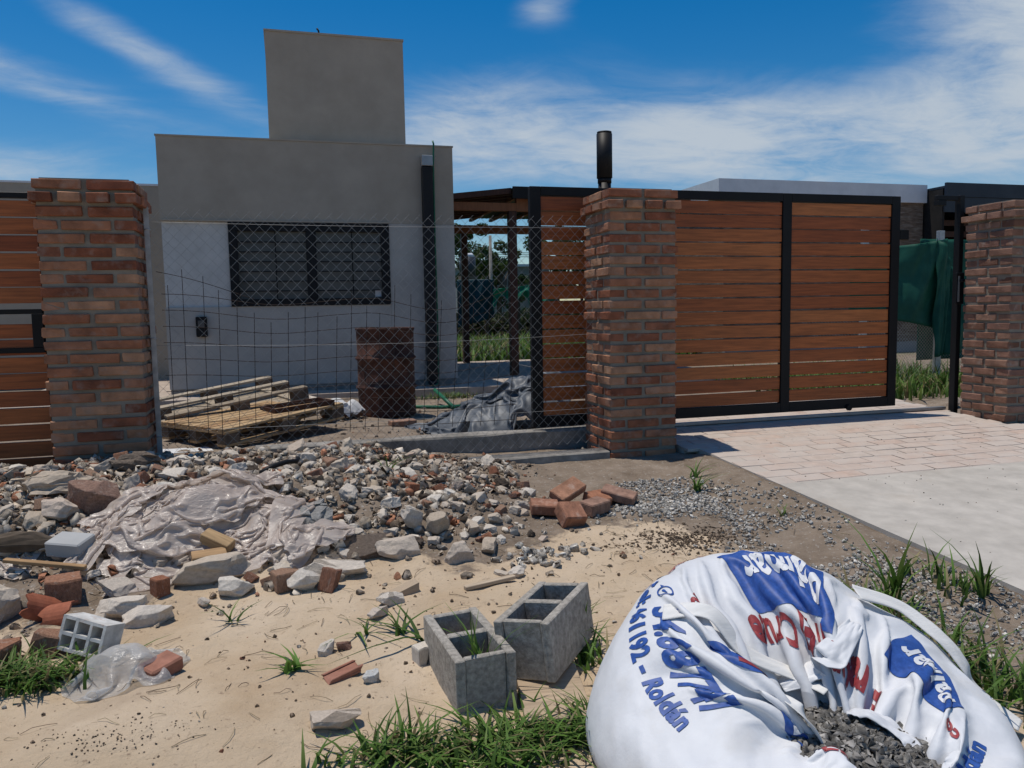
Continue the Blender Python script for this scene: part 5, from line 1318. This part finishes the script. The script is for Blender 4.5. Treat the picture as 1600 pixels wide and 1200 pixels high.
cb('fascia', (13.44, 13.5, 3.27), (20, 13.56, 3.56), 'corrugated'); cb('fascia', (13.44, 13.52, 2.95), (20, 13.57, 3.265), 'corrugated'); cb('roof', (13.44, 13.561, 3.45), (20, 19, 3.50), 'corrugated')
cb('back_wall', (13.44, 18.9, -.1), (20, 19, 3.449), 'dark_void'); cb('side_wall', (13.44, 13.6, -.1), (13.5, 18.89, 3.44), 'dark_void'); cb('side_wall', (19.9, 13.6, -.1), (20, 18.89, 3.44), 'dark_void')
for x in (14.6, 17.5): cb('post', (x, 13.57, -.1), (x+.12, 13.69, 2.949), 'black_steel')
for k in range(5): cb('louvre', (13.52, 13.9, 1.75+k*.24), (19.8, 13.94, 1.87+k*.24), 'dark_timber')
# shade cloth on wires
def cloth_panel(name, c0, c1, ztop, zbot, mat, label, seed, amp=.10, nu=50, nv=30, hem=.15, bulge=.25):
    c0, c1 = np.array(c0), np.array(c1); d = c1-c0; nrm = np.array([d[1], -d[0]])/np.linalg.norm(d)
    P = np.zeros((nu, nv, 3))
    for i in range(nu):
        u = i/(nu-1)
        for j in range(nv):
            v = j/(nv-1); p = c0+d*u
            f = amp*float(fbm(u*6+v*1.5+seed, v*1.4, seed, 3))+bulge*amp*math.sin(u*9+v*2)
            zb_ = zbot(u); zt2 = ztop(u)
            P[i, j, :2] = p+nrm*f; P[i, j, 2] = zt2+(zb_-zt2)*v
    o0_ = np.array([c0[0], c0[1], 0]); o = link(name, gridmesh(name, P-o0_, MATS[mat]), None, tuple(o0_))
    md = o.modifiers.new('thick', 'SOLIDIFY'); md.thickness = .004
    return T(o, label, 'shade cloth')
cloth_panel('shade_cloth', (6.6, 8.08), (8.02, 8.0), lambda u: 1.76+.08*u-.05*math.sin(PI*u), lambda u: .95-.25*u, 'shade_cloth', 'dark green shade cloth sagging beside the sliding gate end', 3, .12)
cloth_panel('shade_cloth', (7.80, 7.97), (8.30, 8.0), lambda u: 1.84-.55*u, lambda u: .36+.05*u, 'shade_cloth', 'long fold of dark green shade cloth hanging to the grass', 9, .14)
cloth_panel('shade_cloth', (7.85, 8.3), (9.2, 8.35), lambda u: 1.86, lambda u: .3, 'shade_cloth', 'flat green shade cloth stretched behind the hanging fold', 15, .05)
fp = T(empty('wire_fence', (8.0, 8.15, 0)), 'old wire fence with posts carrying the green shade cloth', 'fence')
for x in (6.9, 8.05, 9.3): box('post', (x-.04-8, -.02, -.1), (x+.04-8, .04, 1.95), MATS['galvanised'], fp, .003)
paths = []
for k in range(60):
    x = -1.2+k*.045
    for s in (1, -1): paths.append([(x, .0, .05), (x+s*.8, .0, .85)])
V, F = multi_tube(paths, .0016, 4); link('wire', mesh('wire', V, F, MATS['wire']), fp)['kind'] = 'stuff'
for k, (x, y, lab) in enumerate(((6.15, 6.85, 'small broken brick lying on the pale floor beyond the gate'), (6.65, 6.5, 'pale stone lying by the foot of the latch post'))):
    T(link('stone', (ROCKB[6], ROCKC[2])[k], None, (x, y, tz(x, y)+.04), (0, 0, k), (.14, .1, .16)), lab, 'stone')

# far yard seen under the pergola
wtk = T(empty('water_tank', (7.0, 30.5, 0)), 'dark water tank on a small brick tower beyond the yard', 'water tank')
box('tower', (-.32, -.3, 0), (.32, .3, 2.45), MATS['raw_brick'], wtk); cyl('tank', .32, 2.4505, 3.2, MATS['tank'], wtk); cyl('lid', .30, 3.2005, 3.34, MATS['white_wall'], wtk, r2_=.2)
fhb = T(empty('far_building', (13, 48, 0)), 'low grey building with a strip of windows far beyond the yard', 'building')
box('wall', (-2.3, 0, 0), (3.4, 6, 3.85), MATS['far_wall'], fhb); box('roof', (-2.5, -.2, 3.851), (3.6, 6.2, 4.0), MATS['white_wall'], fhb)
for k in range(6): box('window', (-2.0+k*.9, -.03, 2.7), (-1.25+k*.9, -.005, 3.2), MATS['glass_dark'], fhb)
pole = T(empty('utility_pole', (8.6, 33, 0)), 'thin concrete utility pole beside the dark water tank', 'pole')
cyl('shaft', .09, -.1, 4.3, MATS['beam_concrete'], pole, r2_=.06)
for k in range(3):
    pts = [(-6+t*34, 44+t*3, 4.55+.12*k-.25*math.sin(PI*t)) for t in np.linspace(0, 1, 20)]
    T(tube('overhead_wire', pts, .018, MATS['pvc_black'], n=5), 'dark overhead wire crossing behind the far trees', 'wire', 'overhead wires')
cloth_panel('shade_cloth', (5.2, 24.2), (6.35, 24.0), lambda u: 2.05, lambda u: .55+.3*u, 'shade_cloth_blue', 'dark blue-green screen cloth before the water tank', 21, .18)
cloth_panel('shade_cloth', (6.2, 23.6), (7.6, 23.6), lambda u: 1.72+.15*u, lambda u: 1.05+.45*abs(math.sin(u*7)), 'shade_cloth_light', 'torn bright green cloth flapping over the far fence', 27, .2)
cloth_panel('shade_cloth', (7.55, 23.8), (8.3, 23.8), lambda u: 1.75, lambda u: 1.05+.2*u, 'shade_cloth_light', 'second torn green cloth on the far fence right of the pergola post', 31, .2)
ff = T(empty('far_fence', (7, 24.5, 0)), 'rough post and wire fence across the far end of the yard', 'fence')
for k in range(7): box('post', (-3+k*1.1-.04, -.04, 0), (-3+k*1.1+.04, .04, 1.9), MATS['bark'], ff)
for z in (.5, 1.0, 1.5): 
    V, F = tube_vf([(-3.1, 0, z), (3.8, 0, z)], .006, 4); link('strand', mesh('strand', V, F, MATS['rebar']), ff)

def tree(x, y, h, rx, label, seed, dens=1.0):
    rr = random.Random(seed); root = T(empty('tree', (x, y, 0)), label, 'tree')
    tp = [(0, 0, 0), (.1*rr.uniform(-1, 1), .1, h*.3), (.2*rr.uniform(-1, 1), 0, h*.55), (.25*rr.uniform(-1, 1), .1, h*.85)]
    Vt, Ft = tube_vf(tp, [h*.035, h*.028, h*.02, h*.006], 8)
    limbs = []
    for k in range(9):
        a = rr.uniform(0, 2*PI); z0 = h*rr.uniform(.25, .6); l = rx*rr.uniform(.5, .9)
        p = [(0, 0, z0), (l*.5*math.cos(a), l*.5*math.sin(a), z0+h*.12), (l*math.cos(a), l*math.sin(a), z0+h*rr.uniform(.15, .3))]
        limbs.append(p); v, f = tube_vf(p, [h*.014, h*.009, h*.003], 5); b = len(Vt); Vt += v; Ft += [[i+b for i in q] for q in f]
    link('trunk', mesh('trunk', Vt, Ft, MATS['bark'], True), root)
    g = np.random.default_rng(seed); V, C = [], []
    cl = []
    for k in range(int(26*dens)):
        a = g.uniform(0, 2*PI); r = rx*math.sqrt(g.uniform(0, 1)); z = h*g.uniform(.3, .97); sq = math.sqrt(max(.1, 1-((z/h-.6)/.48)**2)); cl.append((r*sq*math.cos(a), r*sq*math.sin(a), z, rx*g.uniform(.16, .34)))
    n = int(6500*dens); ci = g.integers(0, len(cl), n)
    cc = np.array(cl)[ci]; d = g.normal(0, 1, (n, 3)); d /= np.linalg.norm(d, axis=1, keepdims=True)
    c = cc[:, :3]+d*(cc[:, 3:]*g.uniform(.3, 1, (n, 1))**.5)*np.array([1, 1, .75])
    u = g.normal(0, 1, (n, 3)); u /= np.linalg.norm(u, axis=1, keepdims=True); w = np.cross(u, g.normal(0, 1, (n, 3))); w /= np.linalg.norm(w, axis=1, keepdims=True)
    s = rx*.05*g.uniform(.6, 1.4, (n, 1))
    V = np.stack([c-u*s, c+w*s*.5, c+u*s, c-w*s*.5], 1).reshape(-1, 3); F = np.arange(n*4).reshape(n, 4)
    base = np.array([(.035, .065, .018), (.05, .085, .022), (.075, .105, .032)])[g.integers(0, 3, n)]*g.uniform(.7, 1.3, (n, 1))
    o = link('crown', mesh('crown', V, F, MATS['grass'], False, np.repeat(base, 4, 0)), root)
for a in ((8.5, 38, 5.6, 1.7, 'rounded dark green tree directly behind the water tank', 1), (10.8, 40, 4.7, 1.5, 'lower spreading tree right of the utility pole', 2), (14.5, 41, 6.0, 1.9, 'loose feathery tree right of the pergola post', 3), (5.2, 40, 5.2, 1.8, 'dense tree mostly hidden behind the rendered house', 4), (18, 44, 5.0, 2.0, 'broad tree hidden behind the sliding gate', 5)): tree(*a)
def bush(x, y, h, label, seed):
    g = np.random.default_rng(seed); n = 1800; d = g.normal(0, 1, (n, 3)); d /= np.linalg.norm(d, axis=1, keepdims=True)
    c = d*g.uniform(.4, 1, (n, 1))*np.array([h*.9, h*.7, h*.55])+np.array([0, 0, h*.5]); c[:, 2] = np.abs(c[:, 2])
    u = g.normal(0, 1, (n, 3)); u /= np.linalg.norm(u, axis=1, keepdims=True); w = np.cross(u, g.normal(0, 1, (n, 3))); w /= np.linalg.norm(w, axis=1, keepdims=True); s = h*.09*g.uniform(.6, 1.4, (n, 1))
    V = np.stack([c-u*s, c+w*s*.4, c+u*s, c-w*s*.4], 1).reshape(-1, 3); base = np.array([(.04, .065, .025), (.07, .09, .04), (.09, .09, .05)])[g.integers(0, 3, n)]
    T(link('bush', mesh('bush', V, np.arange(n*4).reshape(n, 4), MATS['grass'], False, np.repeat(base, 4, 0)), None, (x, y, 0)), label, 'bush', 'bushes along the far fence')
for k in range(9): bush(4.6+k*.62, 25.2+.4*(k % 2), .85+.12*(k % 3), 'scrubby bush growing along the far fence', 60+k)
